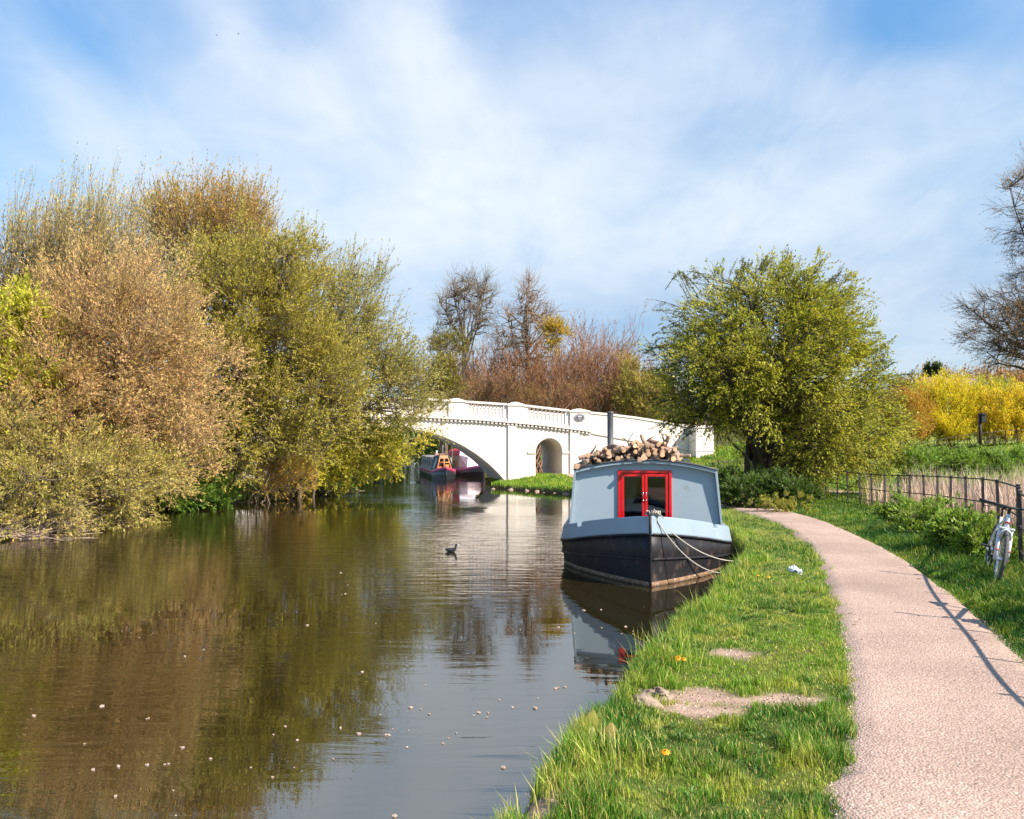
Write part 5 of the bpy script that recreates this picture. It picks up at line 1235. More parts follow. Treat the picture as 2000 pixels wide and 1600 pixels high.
# ---------------------------------------------------------------- small things in the grass
def small_things():
    r = random.Random(2)
    fl = NM(); n = 16; V = []
    for ring, (rr, z) in enumerate(((.004, .012), (.014, .010), (.022, .004))):
        for i in range(n): a = 2 * math.pi * i / n; k = 1 + (.12 if i % 2 else -.1) * (ring == 2); V.append((rr * k * math.cos(a), rr * k * math.sin(a), z))
    fl.add(V, [tuple(range(n))] + [(k * n + i, k * n + (i + 1) % n, (k + 1) * n + (i + 1) % n, (k + 1) * n + i) for k in (0, 1) for i in range(n)], (.85, .36, .01), 0, True)
    fme = fl.mesh('head'); fme.materials.append(M['grass']); sm = NM(); tube(sm, [(0, 0, -.12), (.004, 0, -.05), (0, 0, .004)], .0025, 5, (.12, .2, .03)); sme = sm.mesh('stem'); sme.materials.append(M['grass'])
    for px, py, k, lab in ((1325, 1304, 1.5, 'orange dandelion in long grass just above the bare soil patch'), (1336, 1306, 1.0, 'smaller orange dandelion touching the right of a larger one'), (1300, 1499, 1.5, 'orange dandelion alone in the grass near the bottom of the bank'),
                      (1480, 1133, 1.2, 'left orange dandelion of the pair beside the far grass near the rope'), (1501, 1136, 1.3, 'right orange dandelion of the pair near the litter'), (1843, 1062, 2.0, 'orange dandelion in the weeds left of the bicycle'), (1876, 1056, 2.0, 'orange dandelion between the weeds and the bicycle'),
                      (1968, 1102, 1.8, 'orange dandelion in the grass right of the bicycle'), (1508, 988, 3.2, 'orange flower at the foot of the bushes where the path bends'), (1532, 988, 2.6, 'second orange flower at the foot of the bushes where the path bends')):
        p = ground_at(px, py + 6); e = empty('dandelion', (p[0], p[1], p[2] + .09), (r.uniform(.3, .7), 0, 0), label=lab, category='flower', group='orange dandelions in the grass'); e.scale = (k * .72,) * 3
        link('head', fme, e); link('stem', sme, e)
    # crumpled white litter
    for px, py, s_, lab in ((1549, 1123, .055, 'larger crumpled white scrap of litter on the grass by the path'), (1562, 1125, .035, 'smaller crumpled white scrap of litter on the grass by the path')):
        p = ground_at(px, py); m = NM(); ellipsoid(m, (0, 0, s_ * .9), (s_ * 1.2, s_, s_ * .8), 10, 7); rr = np.random.default_rng(int(px)); m.V[0] = (m.V[0] + rr.normal(0, s_ * .17, m.V[0].shape)).astype(np.float32)
        o = m.build('litter', M['white_paint'], label=lab, category='litter', group='white litter on the grass'); o.location = p; o.data.polygons.foreach_set('use_smooth', [False] * len(o.data.polygons)); o.location.z += .02
    # pale stones where the bank has worn through
    rr = np.random.default_rng(31)
    for px, py, s_, lab in ((1262, 1378, .085, 'large pale stone at the worn edge of the bank'), (1283, 1362, .07, 'pale stone behind the large one at the worn bank edge'), (1244, 1382, .05, 'small pale stone lowest at the water by the bare soil'), (1300, 1368, .045, 'small pale stone on the soil right of the large one')):
        p = ground_at(px, py); m = NM(); ellipsoid(m, (0, 0, 0), (s_ * 1.25, s_ * .9, s_ * .6), 10, 7, (.40, .29, .21)); m.V[0] = (m.V[0] + rr.normal(0, s_ * .14, m.V[0].shape)).astype(np.float32)
        o = m.build('bank_stone', M['soil'], label=lab, category='stone', group='pale stones at the worn bank'); o.location = (p[0], p[1], p[2] + s_ * .2); o.rotation_euler = (.2, -.2, rr.uniform(0, 6))
    # broad yellowing dock leaves near the water
    for px, py, s_, lab in ((1150, 1432, .13, 'yellowing dock leaf standing upright in the bank grass'), (1190, 1446, .10, 'broad tan leaf beside the yellow one in the bank grass'), (1158, 1446, .08, 'small yellow leaf between two broad ones in the bank grass')):
        p = ground_at(px, py + 14); m = NM(); q = np.linspace(0, 1, 7); V = []
        for t in q: w = .32 * s_ * math.sin(math.pi * min(1, t * .95 + .03)) ** .7; z = t * s_; b = .25 * s_ * t * t; V += [(-w, b + w * .2, z), (0, b, z), (w, b + w * .2, z)]
        m.add(V, [(3 * i + k, 3 * i + k + 1, 3 * i + 4 + k, 3 * i + 3 + k) for i in range(6) for k in (0, 1)], (.34, .30, .06) if s_ != .10 else (.33, .24, .07), 0, True)
        o = m.build('dock_leaf', M['grass'], label=lab, category='leaf', group='dock leaves in the bank grass'); o.location = (p[0], p[1], p[2] + .03); o.rotation_euler = (-.2, .15, rr.uniform(-.4, .4))
small_things()
# ---------------------------------------------------------------- trees and bushes
def unit(r, n): return nrm(r.normal(0, 1, (n, 3)))
def bez(a, c, b, K):
    t = np.linspace(0, 1, K)[None, :, None]; return a[:, None] * (1 - t) ** 2 + c[:, None] * 2 * t * (1 - t) + b[:, None] * t ** 2
def leaves(m, P, D, size, asp, col, r, mat=0, tri=True):
    """one small leaf per point, pointing roughly along D"""
    n = len(P); a = nrm(D + unit(r, n) * .55); npf = nrm(SUN * .75 + np.array([0, -.1, .3]) + unit(r, n) * .75); b = nrm(np.cross(a, npf)); s = size * r.uniform(.55, 1.4, (n, 1))
    if tri:
        V = np.stack([P - b * s * asp * .5, P + b * s * asp * .5, P + a * s], 1); f = (np.arange(n) * 3)[:, None] + np.array([0, 1, 2]); k = 3
    else:
        V = np.stack([P, P + a * s * .45 - b * s * asp * .5, P + a * s, P + a * s * .45 + b * s * asp * .5], 1); f = (np.arange(n) * 4)[:, None] + np.array([0, 1, 2, 3]); k = 4
    m.add(V.reshape(-1, 3), [f], np.repeat(col, k, 0), mat)
def blob_points(r, blobs, n, shell=2.4):
    w = np.array([b[3] * b[4] * b[5] for b in blobs]) ** .8; w = w / w.sum(); out = []; ctr = []
    idx = r.choice(len(blobs), n, p=w)
    for i in idx:
        px, py, Y, rx, rz, ry = blobs[i]; c = at_y(px, py, Y); sc = Y / F
        u = unit(r, 1)[0] * r.random() ** (1 / (shell + .6)); out.append(c + u * np.array([rx * sc, ry, rz * sc])); ctr.append(c)
    return np.array(out), np.array(ctr)
O_ = lambda v: nrm(v + 1e-6)
def leafy(name, label, cat, base, blobs, nc, twigs, twig_len, leaf_n, leaf, pal, seed, bark=(.17, .13, .09), outw=.6, bias=(0, 0, .5), rnd=.7, asp=.45, limbs=14, limb_r=.09, droop=0, kind=None, group=None, twr=.006, stems=None, spread=.35, shell=2.4, tips=None, minz=.1, leafstart=.1, fork=0, bk=1.2, bpr=.17, forkr=.3, ragged=.12):
    r = np.random.default_rng(seed)
    b0 = np.array([base[0], base[1], hz(base[0], base[1])])
    root = empty(name, b0, label=label, category=cat)
    if group: root['group'] = group
    C, ctr = blob_points(r, blobs, nc, shell)
    C = C + r.normal(0, 1, C.shape) * ragged * np.array([1, .6, 1]) + (fbm(C[:, 0] + C[:, 1], C[:, 2], 1.4, seed, 2) - .5)[:, None] * O_(C - ctr) * ragged * 3.2
    g = height(C[:, 0], C[:, 1])[0]; k = C[:, 2] > np.maximum(g, 0) + minz; C, ctr = C[k], ctr[k]; nc = len(C)
    # limbs
    bark = np.array(bark); tm = NM()
    nl = min(limbs, nc); sel = r.choice(nc, nl, replace=False)
    st = np.repeat(b0[None], nl, 0) + r.normal(0, 1, (nl, 3)) * np.array([spread, spread, 0]) - np.array([0, 0, .25])
    if fork:
        st = b0[None] + np.array([0, 0, fork]) + r.normal(0, .05, (nl, 3)) - np.array([0, 0, 1]) * r.uniform(0, 1, (nl, 1)) ** 1.5 * forkr * fork
        tk = b0[None, None] + np.linspace(-.3, fork, 7)[None, :, None] * np.array([0, 0, 1.0]) + np.concatenate([r.normal(0, .04, (1, 7, 2)) * fork * .2, np.zeros((1, 7, 1))], -1)
        tubes(tm, tk, np.linspace(limb_r * 2.6, limb_r * (1.3 if forkr < .5 else .6), 7)[None], 10, bark)
    T_ = C[sel]; ctl = st + (T_ - st) * (np.array([.28, .28, .62]) if not fork else np.array([.62, .62, .50])) + r.normal(0, .25, (nl, 3))
    LP = bez(st, ctl, T_, 9); LP[:, 1:-1] += r.normal(0, .05, (nl, 7, 3))
    tubes(tm, LP, np.linspace(1, .18, 9)[None] * limb_r * r.uniform(.5, 1.1, (nl, 1)), 6, bark)
    nodes = LP[:, 2:].reshape(-1, 3)
    d2 = ((C[:, None] - nodes[None]) ** 2).sum(-1) + 3 * np.maximum(0, nodes[None, :, 2] - C[:, None, 2] + .3) ** 2; d2 = d2 * r.uniform(.4, 1.8, d2.shape); nn = nodes[d2.argmin(1)]
    cc = (nn + C) / 2 + r.normal(0, .15, C.shape) + np.array([0, 0, .12]); BP = bez(nn, cc, C, 4)
    tubes(tm, BP, np.linspace(1, .5, 4)[None] * limb_r * bpr * np.ones((nc, 1)), 4, bark * .9)
    tm.shift(-np.array(root.location)).build('trunk', M['bark'], root)
    # sprays
    O = nrm(C - ctr + 1e-6); n = nc * twigs; ci = np.repeat(np.arange(nc), twigs)
    D = nrm(O[ci] * outw + np.array(bias) + unit(r, n) * rnd); L_ = twig_len * r.uniform(.45, 1.3, n) * r.uniform(.7, 1.3, nc)[ci]
    S0 = C[ci] + unit(r, n) * twig_len * .22
    if tips is not None:   # (share, factor, min z): long shoots at the top
        sh, fac, mz = tips; up = (S0[:, 2] > mz) & (r.random(n) < sh); L_[up] *= fac; D[up] = nrm(D[up] * .35 + np.array([.18, 0, 1.0]))
    E = S0 + D * L_[:, None]; E[:, 2] -= droop * L_ ** 2; mid = S0 + D * L_[:, None] * .55 + r.normal(0, .04, S0.shape) * L_[:, None]
    gg = np.maximum(height(E[:, 0], E[:, 1])[0], 0.02) + .04; E[:, 2] = np.maximum(E[:, 2], gg); mid[:, 2] = np.maximum(mid[:, 2], gg)
    P3 = np.stack([S0, mid, E], 1); cm = NM()
    tubes(cm, P3, np.array([[1, .75, .3]]) * twr * r.uniform(.6, 1.3, (n, 1)), 3, np.array(bark) * bk, 1)
    if leaf_n:
        t = r.uniform(leafstart, 1.05, (n, leaf_n)); t.sort(1); ti = t[..., None]
        P = S0[:, None] * (1 - ti) ** 2 + (2 * mid - .5 * (S0 + E))[:, None] * 2 * ti * (1 - ti) + E[:, None] * ti ** 2
        P = P.reshape(-1, 3) + r.normal(0, leaf * .35, (n * leaf_n, 3)); DD = np.repeat(D, leaf_n, 0)
        pal = np.array(pal); w = r.dirichlet(np.ones(len(pal)) * .7, nc)[ci]; base_c = w @ pal
        col = np.repeat(base_c, leaf_n, 0); pick = pal[r.integers(0, len(pal), len(col))]; col = (col * .6 + pick * .4) * r.uniform(.55, 1.45, (len(col), 1)) * np.array([2.4, 2.2, 1.35])
        leaves(cm, P, DD, leaf, asp, col, r)
    cm.shift(-np.array(root.location)).build('crown', [M['leaf'], M['bark']], root, kind='stuff')
    return root

def bare(name, label, base, height_, seed, kids=(8, 6, 5, 4), ang=(35, 40, 42, 45), lr=(.62, .55, .5, .45), r0=.28, up=(.35, .25, .15, .05), col=(.16, .125, .10), stems=1, fan=0, t0=.3, wob=.10, buds=None, twig_r=.010, cat='tree', group=None, spread=.2, trunk_len=.55, lean=(0, 0), K0=10, cut=None):
    r = np.random.default_rng(seed); z0 = hz(base[0], base[1]); root = empty(name, (base[0], base[1], z0), label=label, category=cat)
    if group: root['group'] = group
    S = np.array([[base[0], base[1], z0 - .2]]).repeat(stems, 0) + r.normal(0, 1, (stems, 3)) * np.array([spread, spread, 0]) * (stems > 1)
    D = nrm(np.array([[lean[0], lean[1], 1.0]]).repeat(stems, 0) + r.normal(0, 1, (stems, 3)) * np.array([fan, fan, 0])); L_ = height_ * trunk_len * r.uniform(.85, 1.1, stems) if stems > 1 else np.array([height_ * trunk_len])
    Rr = np.full(stems, r0) * (r.uniform(.6, 1.1, stems) if stems > 1 else 1)
    tm, cm = NM(), NM(); col = np.array(col); lev = 0; K = K0; tipP = None
    while True:
        n = len(S); P = np.zeros((n, K, 3)); P[:, 0] = S; d = D.copy()
        for k in range(1, K):
            d = nrm(d + r.normal(0, wob, (n, 3)) + np.array([0, 0, up[min(lev, len(up) - 1)] / K])); P[:, k] = P[:, k - 1] + d * (L_ / (K - 1))[:, None]
        last = lev == len(kids); rad = Rr[:, None] * np.linspace(1, .45 if not last else .3, K)[None]
        cc = col * (1 + .12 * lev)
        if last and cut is not None:
            kk = cut(P[:, -1]); P, rad = P[kk], rad[kk]
        tubes(tm if lev < 2 else cm, P, rad, 8 if lev == 0 else (5 if lev == 1 else (4 if lev == 2 else 3)), cc)
        if last: tipP = P; break
        nk = kids[lev]; t = r.uniform(t0 if lev == 0 else .25, 1.0, (n, nk)); t[:, 0] = 1.0 if lev else .98
        kf = t * (K - 1); ki = np.minimum(kf.astype(int), K - 2); fr = (kf - ki)[..., None]; rows = np.arange(n)[:, None]
        S2 = P[rows, ki] * (1 - fr) + P[rows, ki + 1] * fr; T = nrm(P[rows, ki + 1] - P[rows, ki]); a = R_(ang[lev]) * r.uniform(.6, 1.3, (n, nk, 1)); a[:, 0] *= .4
        q = unit(r, n * nk).reshape(n, nk, 3); pr = nrm(q - T * (q * T).sum(-1, keepdims=True)); D2 = T * np.cos(a) + pr * np.sin(a); D2[..., 2] += up[min(lev + 1, len(up) - 1)] * .5
        L2 = L_[:, None] * lr[lev] * (1.15 - .5 * t) * r.uniform(.7, 1.25, (n, nk)); R2 = np.maximum(Rr[:, None] * (1 - .55 * t) * .62 / (1 if lev < 1 else 1.15), twig_r)
        S, D, L_, Rr = S2.reshape(-1, 3), nrm(D2).reshape(-1, 3), L2.ravel(), R2.ravel(); lev += 1; K = max(3, K0 - 2 * lev)
    tm.shift(-np.array(root.location)).build('trunk', M['bark'], root)
    if buds:
        pal, per, sz = buds; n = len(tipP); t = r.uniform(.2, 1, (n, per)); i0 = np.minimum((t * (tipP.shape[1] - 1)).astype(int), tipP.shape[1] - 2); B = tipP[np.arange(n)[:, None], i0] + (tipP[np.arange(n)[:, None], i0 + 1] - tipP[np.arange(n)[:, None], i0]) * r.random((n, per, 1))
        pal = np.array(pal); c2 = pal[r.integers(0, len(pal), n * per)] * r.uniform(.6, 1.3, (n * per, 1)); leaves(cm, B.reshape(-1, 3), unit(r, n * per), sz, .6, c2, r, 1)
    cm.shift(-np.array(root.location)).build('crown', [M['bark'], M['leaf']], root, kind='stuff'); return root

# palettes (base colours of leaves, buds and catkins)
OLIVE = [(.17, .155, .038), (.12, .12, .028), (.22, .19, .055)]
GREYG = [(.20, .20, .10), (.26, .24, .13), (.14, .16, .07)]
PINKB = [(.34, .22, .17), (.27, .175, .13), (.28, .25, .11), (.21, .185, .075), (.28, .19, .15)]
RUST_ = [(.22, .13, .05), (.17, .135, .04), (.25, .17, .07)]
YELG = [(.25, .25, .04), (.18, .22, .035), (.33, .27, .055)]
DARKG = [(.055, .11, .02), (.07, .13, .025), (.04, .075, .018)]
PALEO = [(.24, .18, .10), (.17, .15, .065), (.29, .22, .13)]
HAW = [(.205, .215, .030), (.155, .18, .026), (.25, .225, .040), (.10, .13, .022)]

# --- far bank, left side of the picture
leafy('willow_tree', 'tall wispy grey-green willow at the far left with long upright shoots', 'tree', (-15.5, 24.5),
      [(40, 590, 24, 150, 140, 2.2), (150, 550, 24, 105, 125, 2.0), (240, 590, 24.5, 75, 95, 1.8)], 360, 12, 1.15, 15, .075, GREYG + [(.30, .20, .12), (.26, .19, .13)], 1, ragged=.4, outw=.25, bias=(.16, 0, .85), rnd=.38, asp=.35, limb_r=.10, tips=(.4, 1.55, 6.0))
leafy('sallow_bush', 'large brownish-pink catkin-covered sallow bush on the far bank', 'bush', (-13.0, 22.6),
      [(215, 670, 22, 150, 150, 2.0), (120, 760, 21, 150, 170, 1.9), (300, 740, 22.5, 110, 140, 1.9), (330, 880, 23.5, 90, 70, 1.2)], 760, 12, .72, 17, .064, PINKB, 2, ragged=.32, tips=(.25, 1.35, 5.0), outw=.6, bias=(.08, -.05, .42), rnd=.6, asp=.42, limb_r=.08, twr=.006, bark=(.22, .15, .10))
leafy('willow_bush', 'yellow-green leafy bush at the left edge of the picture', 'bush', (-13.2, 20.0),
      [(10, 720, 20.3, 80, 130, 1.2), (40, 640, 20.6, 55, 70, 1.0)], 190, 12, .55, 16, .085, [(.22, .24, .03), (.16, .19, .03), (.28, .26, .05)], 3, bias=(0, -.1, .3), rnd=.8, asp=.6)
leafy('waterside_bush', 'straw-coloured twiggy bush leaning over the water at the lower left', 'bush', (-12.2, 19.2),
      [(70, 950, 19.0, 110, 65, .8), (180, 935, 20.6, 100, 65, .9), (20, 880, 19.4, 60, 75, .8), (250, 940, 21.9, 75, 50, .9)], 340, 12, .62, 19, .060, PALEO + [(.17, .20, .045), (.28, .21, .11), (.24, .26, .05), (.13, .15, .04)], 4, ragged=.30, bias=(.12, -.15, .28), rnd=.7, asp=.42, minz=.0)
leafy('autumn_tree', 'reddish-brown tree just coming into leaf rising behind the far bank bushes', 'tree', (-18.5, 32),
      [(395, 480, 32, 115, 100, 2.4), (465, 455, 32, 55, 65, 1.8), (325, 455, 32, 48, 55, 1.6)], 320, 12, 1.0, 13, .080, RUST_ + [(.19, .17, .04)], 5, outw=.45, bias=(0, 0, .7), rnd=.55, limb_r=.14, bark=(.20, .13, .09), tips=(.25, 1.5, 8.6))
leafy('willow_tree', 'large round olive-green willow in the middle of the far bank', 'tree', (-10.8, 29.6),
      [(490, 640, 28.5, 145, 150, 2.6), (430, 770, 27.5, 115, 140, 2.2), (555, 550, 29.5, 85, 75, 2.0), (600, 760, 29, 120, 120, 2.0), (450, 590, 28.5, 85, 100, 2.0)], 840, 12, .78, 17, .080, OLIVE + [(.19, .18, .04)], 6, ragged=.34, tips=(.22, 1.3, 7.0), outw=.6, bias=(.05, 0, .40), rnd=.62, asp=.5, limb_r=.12, limbs=34)
leafy('willow_tree', 'pale open willow leaning right over the water in front of the bridge', 'tree', (-9.1, 32.6),
      [(685, 610, 32.5, 68, 85, 1.9), (705, 725, 32.5, 105, 70, 1.8), (785, 745, 33, 68, 55, 1.5), (640, 690, 32, 78, 85, 1.7), (808, 795, 33.2, 48, 40, 1.2)], 380, 11, .85, 15, .085, GREYG + OLIVE, 7, ragged=.30, tips=(.25, 1.25, 5.5), outw=.55, bias=(.2, 0, .45), rnd=.6, asp=.45, limb_r=.11, limbs=26, bark=(.13, .10, .07))
leafy('willow_bush', 'bright yellow-green bush low over the water in front of the arch', 'bush', (-8.4, 35.2),
      [(680, 880, 34.4, 90, 65, 1.3), (620, 900, 33.4, 80, 55, 1.1), (740, 860, 35, 55, 65, 1.1), (790, 855, 35, 55, 22, .9)], 260, 11, .62, 17, .085, YELG, 8, ragged=.25, bias=(.05, -.1, .15), rnd=.8, asp=.55, minz=.0)
leafy('orange_shrub', 'low orange-tinged shrub with many upright stems at the water edge', 'bush', (-9.8, 30.6),
      [(530, 905, 30.3, 70, 55, .9), (570, 930, 31.2, 45, 30, .7)], 120, 12, .6, 14, .055, [(.32, .20, .04), (.26, .22, .04), (.36, .26, .06)], 9, bias=(0, 0, .6), rnd=.5, limbs=26, limb_r=.035, bark=(.26, .19, .12), spread=.5)
leafy('nettle_clump', 'dark green clump of weeds at the water edge on the far bank', 'plants', (-10.9, 28.2),
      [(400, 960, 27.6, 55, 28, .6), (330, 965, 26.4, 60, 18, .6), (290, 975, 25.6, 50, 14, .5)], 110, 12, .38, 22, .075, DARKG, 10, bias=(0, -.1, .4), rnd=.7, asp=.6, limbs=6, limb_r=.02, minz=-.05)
# undergrowth filling the far bank behind the front bushes
leafy('thicket', 'dark shaded thicket behind the front bushes of the far bank', 'thicket', (-14, 30),
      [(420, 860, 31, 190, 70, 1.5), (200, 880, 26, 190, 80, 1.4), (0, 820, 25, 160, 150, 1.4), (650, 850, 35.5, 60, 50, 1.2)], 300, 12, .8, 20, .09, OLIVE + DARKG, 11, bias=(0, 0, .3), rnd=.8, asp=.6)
# twiggy dead branches in the water
def dead_branches():
    r = np.random.default_rng(14)
    for (px0, py0, px1, py1, n, lab) in ((60, 1035, 320, 1008, 26, 'bare pale branches lying along the water edge below the sallow bush'), (-30, 1046, 160, 1040, 18, 'bare dead branches drooping into the water at the left edge'), (640, 965, 700, 950, 8, 'few bare twigs hanging over the water below the yellow-green bush')):
        a, b = at_z(px0, py0, .12), at_z(px1, py1, .06); m = NM(); n_ = n * 3
        s = a + (b - a) * r.uniform(0, .6, (n_, 1)) + r.normal(0, .12, (n_, 3)) * (1, 1.5, .6); s[:, 2] = np.abs(s[:, 2]) + .03
        d = nrm(b - a) * 1.0 + r.normal(0, .35, (n_, 3)) * (1, 1, .35); L_ = r.uniform(.5, 1.6, (n_, 1)); K = 6; P = np.zeros((n_, K, 3)); P[:, 0] = s; dd = nrm(d)
        for k in range(1, K): dd = nrm(dd + r.normal(0, .16, (n_, 3))); P[:, k] = P[:, k - 1] + dd * L_ / (K - 1)
        P[..., 2] = np.maximum(P[..., 2], .0)
        tubes(m, P, np.linspace(1, .3, K)[None] * r.uniform(.006, .02, (n_, 1)), 4, np.array([.42, .30, .23])); m.build('dead_branches', M['bark'], label=lab, category='branches', group='dead branches in the water')
dead_branches()

# --- behind the bridge
def wpos(px, Y): p = at_y(px, 870, Y); return (p[0], Y)
TW = dict(outw=.85, rnd=.75, asp=.6, leaf=.07, shell=1.3, twr=.011, bk=1.0, bpr=.42)
leafy('bare_tree', 'tall bare round-headed tree with a pale trunk left behind the bridge', 'tree', wpos(908, 72), [(895, 580, 72, 42, 50, 2.6), (935, 580, 72, 36, 48, 2.4), (880, 620, 72, 28, 32, 2.0), (950, 625, 72, 20, 30, 1.6)], 230, 9, 1.1, 2, pal=[(.2, .17, .08), (.16, .13, .08)], seed=31, limbs=12, limb_r=.15, fork=11.0, forkr=.22, bias=(0, 0, .2), bark=(.21, .165, .13), **TW)
leafy('bare_tree', 'bare conical brown tree second from the left behind the bridge', 'tree', wpos(1028, 70), [(1036, 590, 70, 26, 46, 2.0), (1000, 640, 70, 34, 40, 2.2), (1060, 630, 70, 32, 36, 2.2), (985, 680, 70, 30, 30, 2.0), (1040, 690, 70, 50, 36, 2.4)], 260, 9, 1.05, 3, pal=[(.22, .15, .08), (.18, .12, .07)], seed=32, limbs=24, limb_r=.11, fork=14.0, forkr=.62, bias=(0, 0, .25), bark=(.26, .175, .12), **TW)
leafy('bare_tree', 'slim bare tree half hidden by the willow at the left of the bare group', 'tree', wpos(862, 76), [(858, 635, 76, 12, 26, .8), (868, 670, 76, 22, 22, 1.2)], 46, 8, .8, 1, pal=[(.2, .17, .08)], seed=33, limbs=12, limb_r=.045, fork=4, bias=(0, 0, .6), bark=(.14, .11, .08), **TW)
def thicket(name, label, px, Y, h, seed, stems, fan, col, kids=(7, 5, 4), buds=None, **k):
    return bare(name, label, wpos(px, Y), h, seed, kids=kids, ang=(30, 38, 42), lr=(.52, .55, .5), r0=.065, up=(.35, .3, .2, .1), col=col, stems=stems, fan=fan, t0=.12, wob=.09, buds=buds, twig_r=.015, cat='shrub', spread=1.1, trunk_len=.78, group='leafless shrubs behind the bridge', K0=8, **k)
RB = (.25, .125, .06); bd = ([(.19, .095, .05), (.22, .12, .06)], 2, .085)
thicket('bare_shrub', 'reddish leafless shrub behind the left bridge pier', 915, 76, 10.5, 41, 26, .34, (.27, .14, .075), buds=bd)
thicket('bare_shrub', 'brown leafless shrub behind the middle of the balustrade', 990, 70, 9.5, 42, 24, .36, (.27, .135, .07), buds=bd)
thicket('bare_shrub', 'dense red-brown leafless shrub behind the right balustrade', 1075, 70, 10.6, 43, 34, .30, RB, buds=bd)
thicket('bare_shrub', 'tall fan-shaped leafless shrub with long upright whips at the right of the group', 1150, 70, 11.2, 44, 40, .27, (.26, .13, .065), buds=bd)
thicket('bare_shrub', 'lower pinkish leafless shrub at the right end of the group', 1208, 66, 7.8, 45, 24, .42, (.28, .14, .08), buds=bd)
thicket('bare_shrub', 'small brown leafless shrub between the tall bare trees', 950, 80, 11.5, 46, 20, .36, (.25, .13, .07), buds=bd)
leafy('hawthorn_bush', 'dark olive bush peeping out between the willow and the bare shrubs', 'bush', wpos(872, 58), [(875, 690, 58, 28, 34, 1.4), (868, 760, 57, 30, 50, 1.4)], 90, 12, 1.0, 12, .15, [(.09, .09, .02), (.07, .07, .018), (.12, .09, .02)], 47)
leafy('ivy_tree', 'small golden-leaved crown showing among the bare shrubs', 'tree', wpos(1084, 60), [(1086, 655, 60, 20, 18, .8)], 32, 12, .8, 12, .13, [(.26, .19, .03), (.20, .15, .03)], 48, limbs=3, limb_r=.03)
leafy('scrub', 'brown tangled scrub filling the ground behind the bridge parapet', 'scrub', wpos(1040, 58), [(960, 790, 64, 110, 40, 2), (1120, 795, 64, 120, 34, 2)], 220, 12, 1.1, 8, .13, [(.13, .07, .045), (.11, .07, .04), (.12, .10, .04)], 49, bark=(.22, .12, .08))
leafy('spring_bush', 'yellow-green spring bush between the bare shrubs and the hawthorn', 'bush', wpos(1268, 62), [(1262, 790, 62, 55, 48, 2.2), (1230, 760, 64, 28, 46, 1.6)], 170, 12, 1.0, 13, .15, [(.17, .15, .04), (.19, .14, .05), (.13, .14, .035)], 50, bias=(0, 0, .8))
leafy('poplar_tree', 'hazy upright pale tree rising right of the bare shrubs', 'tree', wpos(1222, 78), [(1224, 760, 78, 16, 52, 1.2)], 60, 12, 1.3, 8, .16, [(.26, .21, .10), (.22, .2, .09)], 51, bias=(0, 0, 1.2))
# dark growth seen under the arch
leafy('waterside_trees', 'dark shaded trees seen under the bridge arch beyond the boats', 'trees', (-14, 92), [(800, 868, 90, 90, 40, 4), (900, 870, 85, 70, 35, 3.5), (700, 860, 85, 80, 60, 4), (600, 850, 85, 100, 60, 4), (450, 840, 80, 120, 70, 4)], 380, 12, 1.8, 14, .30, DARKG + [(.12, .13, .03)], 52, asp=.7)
leafy('waterside_bush', 'leafy bush on the bank behind the moored narrowboats', 'bush', (-1.5, 67), [(960, 875, 68, 50, 30, 2), (905, 868, 64, 45, 28, 1.4), (862, 868, 67, 32, 28, 1.2)], 170, 12, 1.0, 16, .16, DARKG + [(.14, .16, .03)], 53)

# --- the big hawthorn beside the path
leafy('hawthorn_tree', 'big spreading hawthorn in fresh green leaf beside the bend of the path', 'tree', (9.0, 28.8),
      [(1500, 660, 28.6, 165, 120, 2.8), (1400, 740, 28.0, 105, 95, 2.3), (1600, 760, 28.8, 120, 120, 2.5), (1500, 730, 26.9, 125, 85, 1.5), (1660, 850, 31.5, 100, 80, 1.6), (1610, 850, 27.8, 60, 75, 1.4), (1385, 790, 28.4, 75, 48, 1.5), (1525, 600, 28.6, 100, 50, 1.7), (1490, 890, 30.8, 55, 55, .9), (1680, 895, 31.8, 90, 42, 1.3), (1590, 900, 30.5, 60, 45, .9)],
      1120, 12, .72, 15, .076, HAW, 60, ragged=.35, outw=.75, bias=(0, 0, .14), rnd=.55, asp=.6, limb_r=.14, limbs=34, droop=.18, bark=(.085, .07, .05), shell=3.0, bk=.9)
